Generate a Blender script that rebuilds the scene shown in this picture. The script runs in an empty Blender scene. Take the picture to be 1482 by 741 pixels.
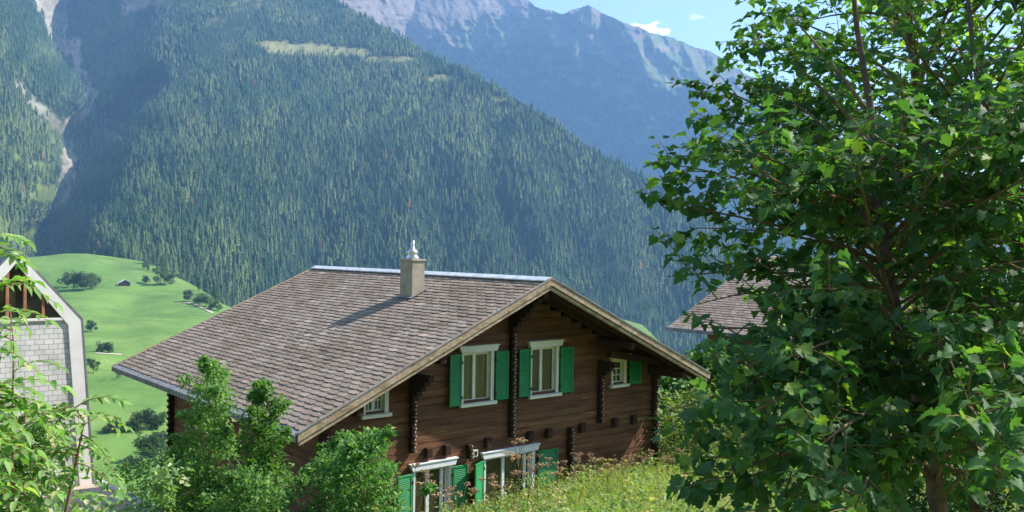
import bpy, math, random
import numpy as np
from mathutils import Vector, Matrix, noise as mnoise
R = math.radians
random.seed(7); rng = np.random.default_rng(11)
scene = bpy.context.scene
col = scene.collection

# ------------------------------------------------------------------ camera
F_PX, ROLL, PITCH = 1285.9, 0.0154, -0.0065
def ray(px, py):
    """direction (y = about 1) through a point of the 1482 x 741 photograph; works on arrays"""
    X, Y = np.asarray(px, float) - 741, np.asarray(py, float) - 370.5
    c, s = math.cos(ROLL), math.sin(ROLL)
    x, y = c*X + s*Y, -s*X + c*Y
    c, s = math.cos(PITCH), math.sin(PITCH)
    b = -y/F_PX
    return np.stack([x/F_PX, c - s*b, s + c*b], -1)
def at(px, py, Y):
    r = ray(px, py); return Vector(r*(Y/r[1]))
cam_d = bpy.data.cameras.new('camera'); cam = bpy.data.objects.new('camera', cam_d); col.objects.link(cam)
cam_d.sensor_width = 36; cam_d.lens = F_PX/1482*36; cam_d.clip_end = 40000; cam_d.clip_start = .05
cam.rotation_euler = (Matrix.Rotation(PITCH + R(90), 3, 'X') @ Matrix.Rotation(ROLL, 3, 'Z')).to_euler()
scene.camera = cam

# ------------------------------------------------------------------ materials
def mat(name, base, rough=.8, spec=.3, noise=None, col_attr=False, transl=0., bump=0., bscale=8., metallic=0., coords='Object', stretch=None, detail=4, sheen=0):
    """noise = (scale, colour2, low, high): mixes a second albedo in by noise"""
    m = bpy.data.materials.new(name); m.use_nodes = True
    nt = m.node_tree; N, L = nt.nodes, nt.links; N.clear()
    out = N.new('ShaderNodeOutputMaterial'); p = N.new('ShaderNodeBsdfPrincipled')
    p.inputs['Roughness'].default_value = rough; p.inputs['Metallic'].default_value = metallic
    p.inputs['Specular IOR Level'].default_value = spec
    tc = N.new('ShaderNodeTexCoord'); vec = tc.outputs[coords]
    if stretch:
        mp = N.new('ShaderNodeMapping'); mp.inputs['Scale'].default_value = stretch
        L.new(vec, mp.inputs['Vector']); vec = mp.outputs[0]
    rgb = N.new('ShaderNodeRGB'); rgb.outputs[0].default_value = (*base, 1); c = rgb.outputs[0]
    if noise:
        for (sc, c2, lo, hi) in (noise if isinstance(noise, list) else [noise]):
            n = N.new('ShaderNodeTexNoise'); n.inputs['Scale'].default_value = sc; n.inputs['Detail'].default_value = detail
            n.inputs['Roughness'].default_value = .65
            L.new(vec, n.inputs['Vector'])
            mr = N.new('ShaderNodeMapRange'); mr.inputs['From Min'].default_value = lo; mr.inputs['From Max'].default_value = hi
            L.new(n.outputs['Fac'], mr.inputs['Value'])
            mx = N.new('ShaderNodeMix'); mx.data_type = 'RGBA'
            L.new(mr.outputs[0], mx.inputs[0]); L.new(c, mx.inputs[6]); mx.inputs[7].default_value = (*c2, 1); c = mx.outputs[2]
    if col_attr:
        at_ = N.new('ShaderNodeAttribute'); at_.attribute_name = 'Col'
        mx = N.new('ShaderNodeMix'); mx.data_type = 'RGBA'; mx.blend_type = 'MULTIPLY'; mx.inputs[0].default_value = 1
        L.new(c, mx.inputs[6]); L.new(at_.outputs['Color'], mx.inputs[7]); c = mx.outputs[2]
    L.new(c, p.inputs['Base Color'])
    if bump:
        n = N.new('ShaderNodeTexNoise'); n.inputs['Scale'].default_value = bscale; n.inputs['Detail'].default_value = 6
        L.new(vec, n.inputs['Vector'])
        b = N.new('ShaderNodeBump'); b.inputs['Strength'].default_value = bump; b.inputs['Distance'].default_value = .02
        L.new(n.outputs['Fac'], b.inputs['Height']); L.new(b.outputs[0], p.inputs['Normal'])
    if transl:
        t = N.new('ShaderNodeBsdfTranslucent'); 
        mx = N.new('ShaderNodeMix'); mx.data_type = 'RGBA'; mx.blend_type = 'MULTIPLY'; mx.inputs[0].default_value = 1
        L.new(c, mx.inputs[6]); mx.inputs[7].default_value = (1.5, 1.9, .55, 1); L.new(mx.outputs[2], t.inputs[0])
        ms = N.new('ShaderNodeMixShader'); ms.inputs[0].default_value = transl
        L.new(p.outputs[0], ms.inputs[1]); L.new(t.outputs[0], ms.inputs[2]); L.new(ms.outputs[0], out.inputs[0])
    else:
        L.new(p.outputs[0], out.inputs[0])
    m['n'] = 1
    return m
M = {}
M['land'] = mat('land', (1,1,1), 1, .05, col_attr=True, noise=[(.02, (.72,.75,.7), .4, .65), (.2, (.75,.78,.7), .45, .7)])
M['rock'] = mat('rock', (1,1,1), 1, .1, col_attr=True, noise=[(.004, (.7,.72,.72), .4, .6), (.03, (.7,.7,.72), .45, .65)])
M['meadow'] = mat('meadow_grass', (.13,.235,.05), 1, .05, noise=[(.006, (.20,.29,.075), .42, .58), (.016, (.075,.155,.035), .48, .64), (.05, (.10,.19,.045), .5, .68), (.3, (.16,.25,.06), .45, .7), (1.2, (.10,.18,.045), .5, .7)])  # darker noise also stands in for shading of the meadow's swells
M['conifer'] = mat('conifer_needles', (1,1,1), .9, .05, col_attr=True)
M['leaf'] = mat('leaf', (1,1,1), .55, .25, col_attr=True, transl=.38)
M['brightleaf'] = mat('backlit_leaf', (1,1,1), .5, .25, col_attr=True, transl=.55)
M['darkleaf'] = mat('sycamore_leaf', (1,1,1), .55, .22, col_attr=True, transl=.42, noise=(25, (.8,.82,.75), .4, .6))
M['bark'] = mat('bark', (.16,.115,.08), .9, .1, noise=(14, (.09,.07,.055), .4, .6), bump=.6, bscale=30)
M['twig'] = mat('twig_bark', (.2,.17,.09), .8, .1, noise=(20, (.2,.11,.06), .4, .6))
M['ground'] = mat('bank_soil_and_grass', (.13,.17,.045), 1, .05, noise=[(.6, (.24,.22,.09), .4, .65), (6, (.10,.15,.035), .45, .6)], bump=.8, bscale=12)
M['tile'] = mat('weathered_slate', (.32,.255,.20), .9, .05, col_attr=True, noise=[(.5, (.25,.19,.14), .4, .62), (1.6, (.44,.40,.35), .60, .76), (7, (.42,.38,.33), .54, .74), (30, (.16,.125,.105), .5, .68)], bump=.35, bscale=25)
M['wall'] = mat('dark_stained_logs', (.19,.088,.046), .75, .2, col_attr=True, stretch=(.35, 1, 3.2),
    noise=[(2.2, (.105,.048,.027), .42, .6), (1.3, (.19,.105,.05), .56, .70), (2.0, (.34,.22,.09), .62, .70)], bump=.5, bscale=20)
M['joint'] = mat('log_ends', (.045,.025,.017), .8, .15, col_attr=True)
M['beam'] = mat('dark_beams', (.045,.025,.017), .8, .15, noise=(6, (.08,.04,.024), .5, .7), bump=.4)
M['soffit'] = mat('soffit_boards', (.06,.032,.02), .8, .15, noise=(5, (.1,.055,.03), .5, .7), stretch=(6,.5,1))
M['fascia'] = mat('weathered_fascia', (.36,.27,.175), .8, .2, noise=[(4, (.22,.16,.10), .42, .6), (14, (.50,.43,.32), .5, .7)], stretch=(.6,1,1.5), bump=.3)
M['white'] = mat('white_paint_bounce_tint', (.76,.76,.66), .5, .35, noise=(5, (.68,.68,.58), .45, .65))  # white paint with the greenish bounce from the grass put into its colour
M['shade_white'] = mat('white_paint_shade_tint', (.72,.73,.73), .5, .35, noise=(5, (.62,.63,.64), .45, .65))  # white paint again, with the grey of sky-lit shade put into its colour
M['green'] = mat('green_shutter_paint', (.016,.25,.07), .5, .3, noise=[(3, (.012,.19,.055), .4, .65), (12, (.05,.30,.12), .58, .75)])
M['iron'] = mat('black_iron', (.02,.02,.02), .5, .4)
M['metal'] = mat('zinc_sheet', (.78,.78,.77), .45, .5, metallic=.25, noise=(4, (.52,.53,.55), .4, .65))
M['steel'] = mat('bright_steel', (.62,.62,.62), .42, .5, metallic=1., noise=(9, (.6,.6,.6), .4, .6))
M['gutter'] = mat('gutter_zinc', (.17,.165,.16), .6, .3, noise=(3, (.27,.26,.25), .4, .65))
M['cement'] = mat('chimney_cement', (.37,.33,.25), .9, .15, noise=[(4, (.28,.25,.18), .42, .62), (18, (.42,.36,.28), .5, .7)], bump=.5, bscale=30)
M['glass'] = mat('window_glass', (.035,.035,.02), .04, .8)
M['curtain'] = mat('curtain_glass', (.13,.12,.055), .12, .6, noise=(3, (.09,.085,.04), .4, .6), stretch=(4,1,.4))
M['tip'] = mat('pale_log_tips', (.55,.5,.42), .8, .2)
M['block'] = None
M['render'] = mat('white_render', (.78,.75,.70), .85, .2, noise=[(.8, (.70,.66,.60), .42, .65), (7, (.7,.68,.64), .5, .7)])
M['orangewood'] = mat('orange_wood', (.40,.19,.11), .6, .3, noise=(4, (.3,.14,.08), .4, .6))
M['redwood'] = mat('reddish_timber', (.25,.11,.06), .7, .2, noise=(3, (.22,.08,.04), .4, .6), stretch=(.5,1,4))
M['gravel'] = mat('gravel', (.42,.34,.27), 1, .1, noise=[(1.2, (.38,.24,.12), .45, .62), (25, (.55,.5,.45), .45, .6)], bump=.7, bscale=40)
M['kerb'] = mat('kerb_concrete', (.55,.54,.52), .9, .15, noise=(5, (.42,.41,.4), .4, .6))
M['dry'] = mat('dry_umbel', (.42,.27,.15), .9, .1, col_attr=True)
M['herb'] = mat('herb_leaf', (1,1,1), .7, .15, col_attr=True, transl=.3)

def block_mat():
    m = bpy.data.materials.new('pale_block_masonry'); m.use_nodes = True
    nt = m.node_tree; N, L = nt.nodes, nt.links; p = N['Principled BSDF']
    p.inputs['Roughness'].default_value = .9; p.inputs['Specular IOR Level'].default_value = .15
    tc = N.new('ShaderNodeTexCoord'); mp = N.new('ShaderNodeMapping'); mp.inputs['Rotation'].default_value = (R(-90), 0, 0)
    L.new(tc.outputs['Object'], mp.inputs[0])
    b = N.new('ShaderNodeTexBrick'); L.new(mp.outputs[0], b.inputs['Vector'])
    for k, v in (('Scale', 1), ('Mortar Size', .011), ('Mortar Smooth', .3), ('Brick Width', .27), ('Row Height', .165), ('Bias', 0)): b.inputs[k].default_value = v
    b.inputs['Color1'].default_value = (.74,.71,.66,1); b.inputs['Color2'].default_value = (.66,.63,.58,1); b.inputs['Mortar'].default_value = (.36,.34,.32,1)
    n = N.new('ShaderNodeTexNoise'); n.inputs['Scale'].default_value = 1.6; n.inputs['Detail'].default_value = 5
    L.new(tc.outputs['Object'], n.inputs['Vector'])
    mr = N.new('ShaderNodeMapRange'); mr.inputs['From Min'].default_value = .35; mr.inputs['From Max'].default_value = .7
    mr.inputs['To Min'].default_value = 1.0; mr.inputs['To Max'].default_value = .74
    L.new(n.outputs['Fac'], mr.inputs[0])
    mx = N.new('ShaderNodeMix'); mx.data_type = 'RGBA'; mx.blend_type = 'MULTIPLY'; mx.inputs[0].default_value = 1
    L.new(b.outputs['Color'], mx.inputs[6]); L.new(mr.outputs[0], mx.inputs[7]); L.new(mx.outputs[2], p.inputs['Base Color'])
    bp = N.new('ShaderNodeBump'); bp.inputs['Strength'].default_value = .5; bp.inputs['Distance'].default_value = .01; bp.invert = True
    L.new(b.outputs['Fac'], bp.inputs['Height']); L.new(bp.outputs[0], p.inputs['Normal'])
    return m
M['block'] = block_mat()

# ------------------------------------------------------------------ object helpers
def tag(o, label=None, cat=None, group=None, kind=None):
    if label: o['label'] = label
    if cat: o['category'] = cat
    if group: o['group'] = group
    if kind: o['kind'] = kind
    return o
def empty(name, loc, rz=0, **k):
    o = bpy.data.objects.new(name, None); o.empty_display_size = .2; col.objects.link(o)
    o.location = loc; o.rotation_euler = (0, 0, rz); return tag(o, **k)
def link(name, me, m, parent=None, loc=None):
    o = bpy.data.objects.new(name, me); col.objects.link(o)
    if m: me.materials.append(m)
    if parent: o.parent = parent
    if loc is not None: o.location = loc
    return o
def np_mesh(name, V, F, m, parent=None, colors=None, loc=None, smooth=False):
    """V (n,3), F (k,3|4) arrays -> one mesh object; colors per vertex (n,3)"""
    V = np.asarray(V, np.float32); F = np.asarray(F, np.int32); k = F.shape[1]
    me = bpy.data.meshes.new(name)
    me.vertices.add(len(V)); me.vertices.foreach_set('co', V.ravel())
    me.loops.add(F.size); me.loops.foreach_set('vertex_index', F.ravel())
    me.polygons.add(len(F)); me.polygons.foreach_set('loop_start', np.arange(0, F.size, k, dtype=np.int32))
    me.polygons.foreach_set('loop_total', np.full(len(F), k, np.int32))
    if smooth: me.polygons.foreach_set('use_smooth', np.ones(len(F), bool))
    me.update(calc_edges=True); me.validate()
    if colors is not None:
        a = me.color_attributes.new('Col', 'FLOAT_COLOR', 'POINT')
        c = np.ones((len(V), 4), np.float32); c[:, :3] = colors; a.data.foreach_set('color', c.ravel())
    return link(name, me, m, parent, loc)

class MB:
    """collects hard-surface shapes, then links them as ONE mesh"""
    def __init__(s): s.v = []; s.f = []; s.c = []; s.cc = (1,1,1)
    def add(s, vs, fs):
        o = len(s.v); s.v += [tuple(p) for p in vs]; s.f += [tuple(i+o for i in f) for f in fs]; s.c += [s.cc]*len(vs)
    def box(s, x0, x1, y0, y1, z0, z1, T=None):
        vs = [Vector((x, y, z)) for z in (z0, z1) for x, y in ((x0,y0),(x1,y0),(x1,y1),(x0,y1))]
        if T: vs = [T @ p for p in vs]
        s.add(vs, [(3,2,1,0),(4,5,6,7),(0,1,5,4),(1,2,6,5),(2,3,7,6),(3,0,4,7)])
    def bevbox(s, x0, x1, y0, y1, z0, z1, b=.01, T=None):
        """box with chamfered edges facing -y"""
        vs = [(x0,y1,z0),(x1,y1,z0),(x1,y1,z1),(x0,y1,z1),(x0,y0+b,z0),(x1,y0+b,z0),(x1,y0+b,z1),(x0,y0+b,z1),(x0+b,y0,z0+b),(x1-b,y0,z0+b),(x1-b,y0,z1-b),(x0+b,y0,z1-b)]
        vs = [Vector(p) for p in vs]
        if T: vs = [T @ p for p in vs]
        s.add(vs, [(0,3,2,1),(0,1,5,4),(1,2,6,5),(2,3,7,6),(3,0,4,7),(4,5,9,8),(5,6,10,9),(6,7,11,10),(7,4,8,11),(8,9,10,11)])
    def prism(s, poly, y0, y1, T=None):
        """poly of (x,z), extruded along y"""
        n = len(poly)
        vs = [Vector((x, y, z)) for y in (y0, y1) for x, z in poly]
        if T: vs = [T @ p for p in vs]
        s.add(vs, [tuple(range(n)), tuple(range(2*n-1, n-1, -1))] + [(i, i+n, (i+1) % n+n, (i+1) % n) for i in range(n)])
    def tube(s, pts, rad, n=7, cap=True):
        pts = [Vector(p) for p in pts]
        rad = [float(q) for q in rad] if hasattr(rad, "__len__") else [float(rad)]*len(pts)
        vs = []; fs = []
        up = Vector((.3,.2,1)).normalized()
        for i, p in enumerate(pts):
            d = (pts[min(i+1, len(pts)-1)] - pts[max(i-1, 0)]).normalized()
            a = d.cross(up)
            if a.length < .05: a = d.cross(Vector((1,0,0)))
            a.normalize(); b = d.cross(a)
            for k in range(n):
                t = 2*math.pi*k/n; vs.append(p + rad[i]*(a*math.cos(t) + b*math.sin(t)))
        for i in range(len(pts)-1):
            for k in range(n):
                k2 = (k+1) % n; fs.append((i*n+k, i*n+k2, (i+1)*n+k2, (i+1)*n+k))
        if cap: fs += [tuple(range(n-1, -1, -1)), tuple((len(pts)-1)*n+k for k in range(n))]
        s.add(vs, fs)
    def lathe(s, prof, n=20, c=(0,0)):
        vs = [(c[0]+r*math.cos(2*math.pi*k/n), c[1]+r*math.sin(2*math.pi*k/n), z) for r, z in prof for k in range(n)]
        fs = [(i*n+k, i*n+(k+1) % n, (i+1)*n+(k+1) % n, (i+1)*n+k) for i in range(len(prof)-1) for k in range(n)]
        fs += [tuple((len(prof)-1)*n+k for k in range(n))]
        s.add(vs, fs)
    def build(s, name, m, parent=None, loc=None, color=False, smooth=False):
        me = bpy.data.meshes.new(name); me.from_pydata(s.v, [], s.f); me.update()
        if color:
            a = me.color_attributes.new('Col', 'FLOAT_COLOR', 'POINT')
            a.data.foreach_set('color', np.array([(*c, 1) for c in s.c], np.float32).ravel())
        if smooth: me.polygons.foreach_set('use_smooth', np.ones(len(me.polygons), bool))
        return link(name, me, m, parent, loc)

# ------------------------------------------------------------------ noise on arrays
def _h(ix, iy, seed):
    n = (ix*374761393 + iy*668265263 + seed*974634777) & 0xffffffff
    n = ((n ^ (n >> 13))*1274126177) & 0xffffffff
    return ((n ^ (n >> 16)) & 0xffff)/65535.
def vnoise(x, y, seed=0):
    x = np.asarray(x, float); y = np.asarray(y, float)
    ix = np.floor(x).astype(np.int64); iy = np.floor(y).astype(np.int64); fx = x-ix; fy = y-iy
    fx = fx*fx*(3-2*fx); fy = fy*fy*(3-2*fy)
    a, b, c, d = _h(ix, iy, seed), _h(ix+1, iy, seed), _h(ix, iy+1, seed), _h(ix+1, iy+1, seed)
    return (a*(1-fx)+b*fx)*(1-fy) + (c*(1-fx)+d*fx)*fy
def fbm(x, y, seed=0, oct=4, ridged=False):
    s = 0; a = 1; t = 0
    for o in range(oct):
        n = vnoise(x*2**o, y*2**o, seed+o*17)
        if ridged: n = 1-abs(2*n-1)
        s = s + a*n; t += a; a *= .5
    return s/t
def sstep(a, b, x):
    t = np.clip((x-a)/(b-a), 0, 1); return t*t*(3-2*t)
def poly_d(px, py, line):
    """distance to a polyline and signed side (+ = right of it in the picture plane of the terrain map)"""
    best = np.full(np.shape(px), 1e9); side = np.zeros(np.shape(px)); 
    for (x0, y0), (x1, y1) in zip(line[:-1], line[1:]):
        dx, dy = x1-x0, y1-y0; L2 = dx*dx+dy*dy
        t = np.clip(((px-x0)*dx+(py-y0)*dy)/L2, 0, 1)
        ex, ey = px-(x0+t*dx), py-(y0+t*dy); d = np.hypot(ex, ey)
        cr = dx*(py-y0)-dy*(px-x0)
        m = d < best; best = np.where(m, d, best); side = np.where(m, np.sign(cr), side)
    return best, side

# ------------------------------------------------------------------ light, sky, haze
SUN_AZ, SUN_EL = 75.5, 44.4
w = bpy.data.worlds.new('World'); scene.world = w; w.use_nodes = True
nt = w.node_tree; N, L = nt.nodes, nt.links
bg = N['Background']; sky = N.new('ShaderNodeTexSky'); sky.sky_type = 'NISHITA'; sky.sun_disc = False
sky.sun_elevation = R(SUN_EL); sky.sun_rotation = R(SUN_AZ); sky.altitude = 1400; sky.air_density = 1.0; sky.dust_density = 1.5; sky.ozone_density = 1.1
bg.inputs[1].default_value = .15
# a few small clouds in the sky
tc = N.new('ShaderNodeTexCoord')
cmix = sky.outputs[0]
def cloud(px, py, rx, ry, seed, gain):
    global cmix
    d = ray(px, py); d = d/np.linalg.norm(d)
    sx = N.new('ShaderNodeVectorMath'); sx.operation = 'SUBTRACT'; L.new(tc.outputs['Generated'], sx.inputs[0]); sx.inputs[1].default_value = d
    mp = N.new('ShaderNodeMapping'); mp.inputs['Scale'].default_value = (F_PX/rx, F_PX/rx*.6, F_PX/ry); mp.inputs['Rotation'].default_value = (0, R(14), 0)
    L.new(sx.outputs[0], mp.inputs[0])
    ln = N.new('ShaderNodeVectorMath'); ln.operation = 'LENGTH'; L.new(mp.outputs[0], ln.inputs[0])
    nz = N.new('ShaderNodeTexNoise'); nz.inputs['Scale'].default_value = 1.7; nz.inputs['Detail'].default_value = 6
    ad = N.new('ShaderNodeVectorMath'); ad.operation = 'ADD'; ad.inputs[1].default_value = (seed, 0, 0); L.new(mp.outputs[0], ad.inputs[0]); L.new(ad.outputs[0], nz.inputs['Vector'])
    a = N.new('ShaderNodeMath'); a.operation = 'MULTIPLY_ADD'; L.new(nz.outputs['Fac'], a.inputs[0]); a.inputs[1].default_value = 2.2; a.inputs[2].default_value = -.3
    b = N.new('ShaderNodeMath'); b.operation = 'SUBTRACT'; L.new(a.outputs[0], b.inputs[0]); L.new(ln.outputs['Value'], b.inputs[1])
    c = N.new('ShaderNodeMath'); c.operation = 'MULTIPLY'; c.use_clamp = True; L.new(b.outputs[0], c.inputs[0]); c.inputs[1].default_value = gain
    mx = N.new('ShaderNodeMix'); mx.data_type = 'RGBA'; L.new(c.outputs[0], mx.inputs[0]); L.new(cmix, mx.inputs[6]); mx.inputs[7].default_value = (11, 11.2, 11.5, 1)
    cmix = mx.outputs[2]
cloud(934, 42, 30, 11, 3.1, 2.5); cloud(962, 46, 10, 7, 1.4, 2.0); cloud(1007, 24, 14, 6, 9, .35)
L.new(cmix, bg.inputs[0])
sd = bpy.data.lights.new('sun', 'SUN'); sd.energy = 4.7; sd.angle = R(.53); sd.color = (1, .955, .88)
sun = bpy.data.objects.new('sun', sd); col.objects.link(sun)
S = Vector((math.sin(R(SUN_AZ))*math.cos(R(SUN_EL)), math.cos(R(SUN_AZ))*math.cos(R(SUN_EL)), math.sin(R(SUN_EL))))
sun.rotation_euler = S.to_track_quat('Z', 'Y').to_euler(); sun.location = (20, 5, 30)

hz = MB(); hz.box(-6500, 6500, -400, 8600, -330, 2050)
hm = bpy.data.materials.new('haze'); hm.use_nodes = True; hn = hm.node_tree.nodes; hn.remove(hn['Principled BSDF'])
pv = hn.new('ShaderNodeVolumePrincipled'); pv.inputs['Color'].default_value = (.32, .59, 1.0, 1); pv.inputs['Density'].default_value = 0.86e-4
pv.inputs['Anisotropy'].default_value = .15
hm.node_tree.links.new(pv.outputs[0], hn['Material Output'].inputs['Volume'])
tag(hz.build('haze', hm), 'thin blue haze filling the valley air', 'haze', kind='stuff')

# ------------------------------------------------------------------ far terrain
def rbf(ctrl):
    c = np.array(ctrl, float); P = c[:, :2]/100; v = np.log(c[:, 2])
    def phi(d): return np.sqrt(d*d+.25)
    A = phi(np.linalg.norm(P[:, None]-P[None], axis=-1)); n = len(P)
    Q = np.hstack([np.ones((n, 1)), P]); K = np.block([[A+np.eye(n)*.02, Q], [Q.T, np.zeros((3, 3))]])
    s = np.linalg.solve(K, np.concatenate([v, np.zeros(3)]))
    def f(px, py):
        X = np.stack([np.ravel(px), np.ravel(py)], -1)/100; o = np.zeros(len(X))
        for i in range(n): o += s[i]*phi(np.hypot(X[:, 0]-P[i, 0], X[:, 1]-P[i, 1]))
        o += s[n]+s[n+1]*X[:, 0]+s[n+2]*X[:, 1]
        return np.exp(o).reshape(np.shape(px))
    return f
def ravine(px, py, line, A, wl, wr):
    """notch cut back into the slope along a line: gentle wall on the left, steep wall on the right"""
    d, s = poly_d(px, py, line)
    right = s > 0
    t = np.clip(1-d/np.where(right, wr, wl), 0, 1)
    return A*t*(1+.0*t)
def grid_sheet(name, rangef, x0, x1, nx, topf, botf, ny, material, colorf, kind='structure', label=None, cat=None, smooth=True):
    px = np.linspace(x0, x1, nx)[None, :].repeat(ny, 0)
    t = np.linspace(0, 1, ny)[:, None]
    py = topf(px)*(1-t) + botf(px)*t
    r = rangef(px, py)
    V = ray(px, py)*r[..., None]
    Vf = V.reshape(-1, 3)
    idx = np.arange(nx*ny).reshape(ny, nx)
    F = np.stack([idx[:-1, :-1], idx[1:, :-1], idx[1:, 1:], idx[:-1, 1:]], -1).reshape(-1, 4)
    cols = colorf(px, py, V).reshape(-1, 3) if colorf else None
    o = np_mesh(name, Vf, F, material, colors=cols, smooth=smooth)
    if kind: o['kind'] = kind
    return o, (px, py, r, V)
lerpf = lambda pts: (lambda x: np.interp(x, [p[0] for p in pts], [p[1] for p in pts]))

# --- the wooded mountain across the valley, its ravine and the slope left of it (one landform)
B_CTRL = [(-150,480,1500),(-150,330,1650),(-150,150,2000),(-150,-80,2700),(0,480,1400),(0,330,1550),(0,200,1900),(0,60,2350),(0,-80,2800),
 (60,345,1750),(55,460,1350),(100,200,2350),(90,60,3300),(130,130,2700),(80,-60,3800),(160,380,1330),(230,400,1280),(230,330,1500),(320,440,1400),
 (200,230,2050),(330,250,1950),(450,400,1850),(450,250,2150),(450,90,2900),(450,-80,3900),(300,90,2650),(220,-60,3600),(250,60,2950),
 (600,400,1950),(600,250,2250),(600,130,2700),(600,60,3100),(750,400,2050),(750,250,2350),(750,150,2650),(880,400,2150),(880,300,2400),(880,230,2600),
 (1000,500,2100),(1000,400,2300),(1000,300,2550),(1100,400,2400),(1200,520,2300),(1200,420,2600)]
b_rbf = rbf(B_CTRL)
RV = [ # line (top to bottom), depth, left width, right width
 ([(125,-60),(112,0),(94,20),(89,60),(100,88),(116,111),(133,132),(128,155),(105,178),(98,200),(100,240),(84,300),(62,350),(60,420)], 430, 110, 36),
 ([(420,-60),(360,40),(290,92),(215,150),(165,195),(120,250),(104,285)], 300, 26, 40),
 ([(300,-40),(240,15),(190,58),(145,92),(122,112)], 210, 36, 36),
 ([(420,105),(330,140),(250,215),(205,290),(190,340)], 70, 60, 40),
 ([(520,130),(480,200),(450,300),(430,400)], 60, 70, 45),
 ([(640,140),(625,230),(640,330),(650,420)], 60, 60, 45),
 ([(735,165),(705,230),(725,300),(770,380)], 75, 40, 40),
 ([(830,220),(815,300),(850,420)], 55, 50, 40),
 ([(930,280),(930,350),(960,460)], 55, 50, 40),
 ([(0,60),(20,120),(60,175),(95,200)], 90, 40, 30),
 ([(-40,200),(0,260),(40,330)], 80, 50, 40)]
def b_range(px, py):
    wx = px + 14*(fbm(px/60, py/60, 5)-.5) + 5*(fbm(px/14, py/14, 8)-.5); wy = py + 10*(fbm(px/50, py/50, 9)-.5)
    r = b_rbf(px, py)
    for ln, A, wl, wr in RV: r = r + ravine(wx, wy, ln, A, wl, wr)
    r = r - 90*(fbm(px/95+.3*py/95, py/160, 21, 4, True)-.6)*sstep(-80, 200, py)
    r = r - 30*(fbm(px/26, py/38, 31, 3)-.5)
    return r
SIL_B = lerpf([(-150,-90),(440,-90),(470,-8),(500,8),(540,30),(575,50),(605,70),(640,90),(680,106),(720,127),(770,158),(820,190),(870,224),(920,250),(965,272),(1000,293),(1040,320),(1100,365),(1200,430)])
GULLY = RV[0][0]
def masks_B(px, py):
    wx = px + 12*(fbm(px/9, py/7, 41)-.5); wy = py + 7*(fbm(px/9, py/7, 43)-.5)
    pale = np.zeros(np.shape(px)); grass = np.zeros(np.shape(px))
    d, s = poly_d(wx, wy, [(108,60),(116,111),(133,132),(128,155),(105,178),(98,200),(100,240),(88,300)])
    pale = np.maximum(pale, (1-sstep(5.5, 12, d))*(.7+.3*sstep(.35,.55,fbm(px/7, py/7, 47))))
    d, s = poly_d(wx, wy, [(25,122),(48,150),(66,165),(92,192)]); pale = np.maximum(pale, .6*(1-sstep(3, 11, d)))
    d, s = poly_d(wx, wy, [(60,-60),(76,0),(80,25),(84,50),(92,75)]); pale = np.maximum(pale, 1-sstep(24, 34, d*(1+py.clip(0)/40)))
    d, s = poly_d(wx, wy, [(180,10),(260,-20),(330,-60)]); pale = np.maximum(pale, .6*(1-sstep(8, 16, d)))
    for cx, cy, rx, ry in ((440,71,66,10),(395,64,26,6),(505,76,40,7),(560,86,46,6),(636,113,24,5.5),(722,143,10,2.5)):
        e = np.hypot((wx-cx)/rx, (wy-cy)/ry); grass = np.maximum(grass, 1-sstep(.8, 1.1, e))
    # avalanche strip and small clearings with rough grass
    d, s = poly_d(wx, wy, [(712,190),(722,215),(733,245),(740,275)]); grass = np.maximum(grass, .5*(1-sstep(2, 5, d)))
    d, s = poly_d(wx, wy, [(120,172),(140,140),(175,100),(243,42),(300,5)]); lit_band = 1-sstep(5, 16, d)  # bushy ridge band, its sunlit look put into the ground colour
    d, s = poly_d(wx, wy, [(100,80),(140,45),(180,30)]); lit_band = np.maximum(lit_band, .8*(1-sstep(8, 26, d)))
    top = .75*sstep(.56, .7, fbm(px/34, py/14, 51))*sstep(60, 0, py)*sstep(160, 230, px)
    grass = np.maximum(grass, top)
    bushy = sstep(.45, .62, fbm(px/24, py/20, 55))*sstep(150, 90, px)*sstep(120, 260, py)*.9
    bushy = np.maximum(bushy, lit_band*.8*sstep(.35, .55, fbm(px/10, py/10, 57)))  # bushy also carries the painted sunlit band
    return pale, grass, bushy
def b_color(px, py, V):
    pale, grass, bushy = masks_B(px, py)
    n = fbm(px/6, py/5, 61)[..., None]
    c = np.array([.022,.04,.02])*(.8+.4*n)
    c = c*(1-grass[..., None]) + grass[..., None]*np.array([.235,.225,.095])*(.6+.8*n)
    c = c*(1-bushy[..., None]) + bushy[..., None]*np.array([.16,.20,.06])*(.7+.6*n)
    c = c*(1-pale[..., None]) + pale[..., None]*np.array([.42,.37,.30])*(.6+.8*n)
    return c
mB, gB = grid_sheet('wooded_mountain', b_range, -150, 1200, 620, SIL_B, lambda x: np.interp(x, [-150,40,100,330,420,1200], [500,480,440,480,560,560]), 260, M['land'], b_color)

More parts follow.
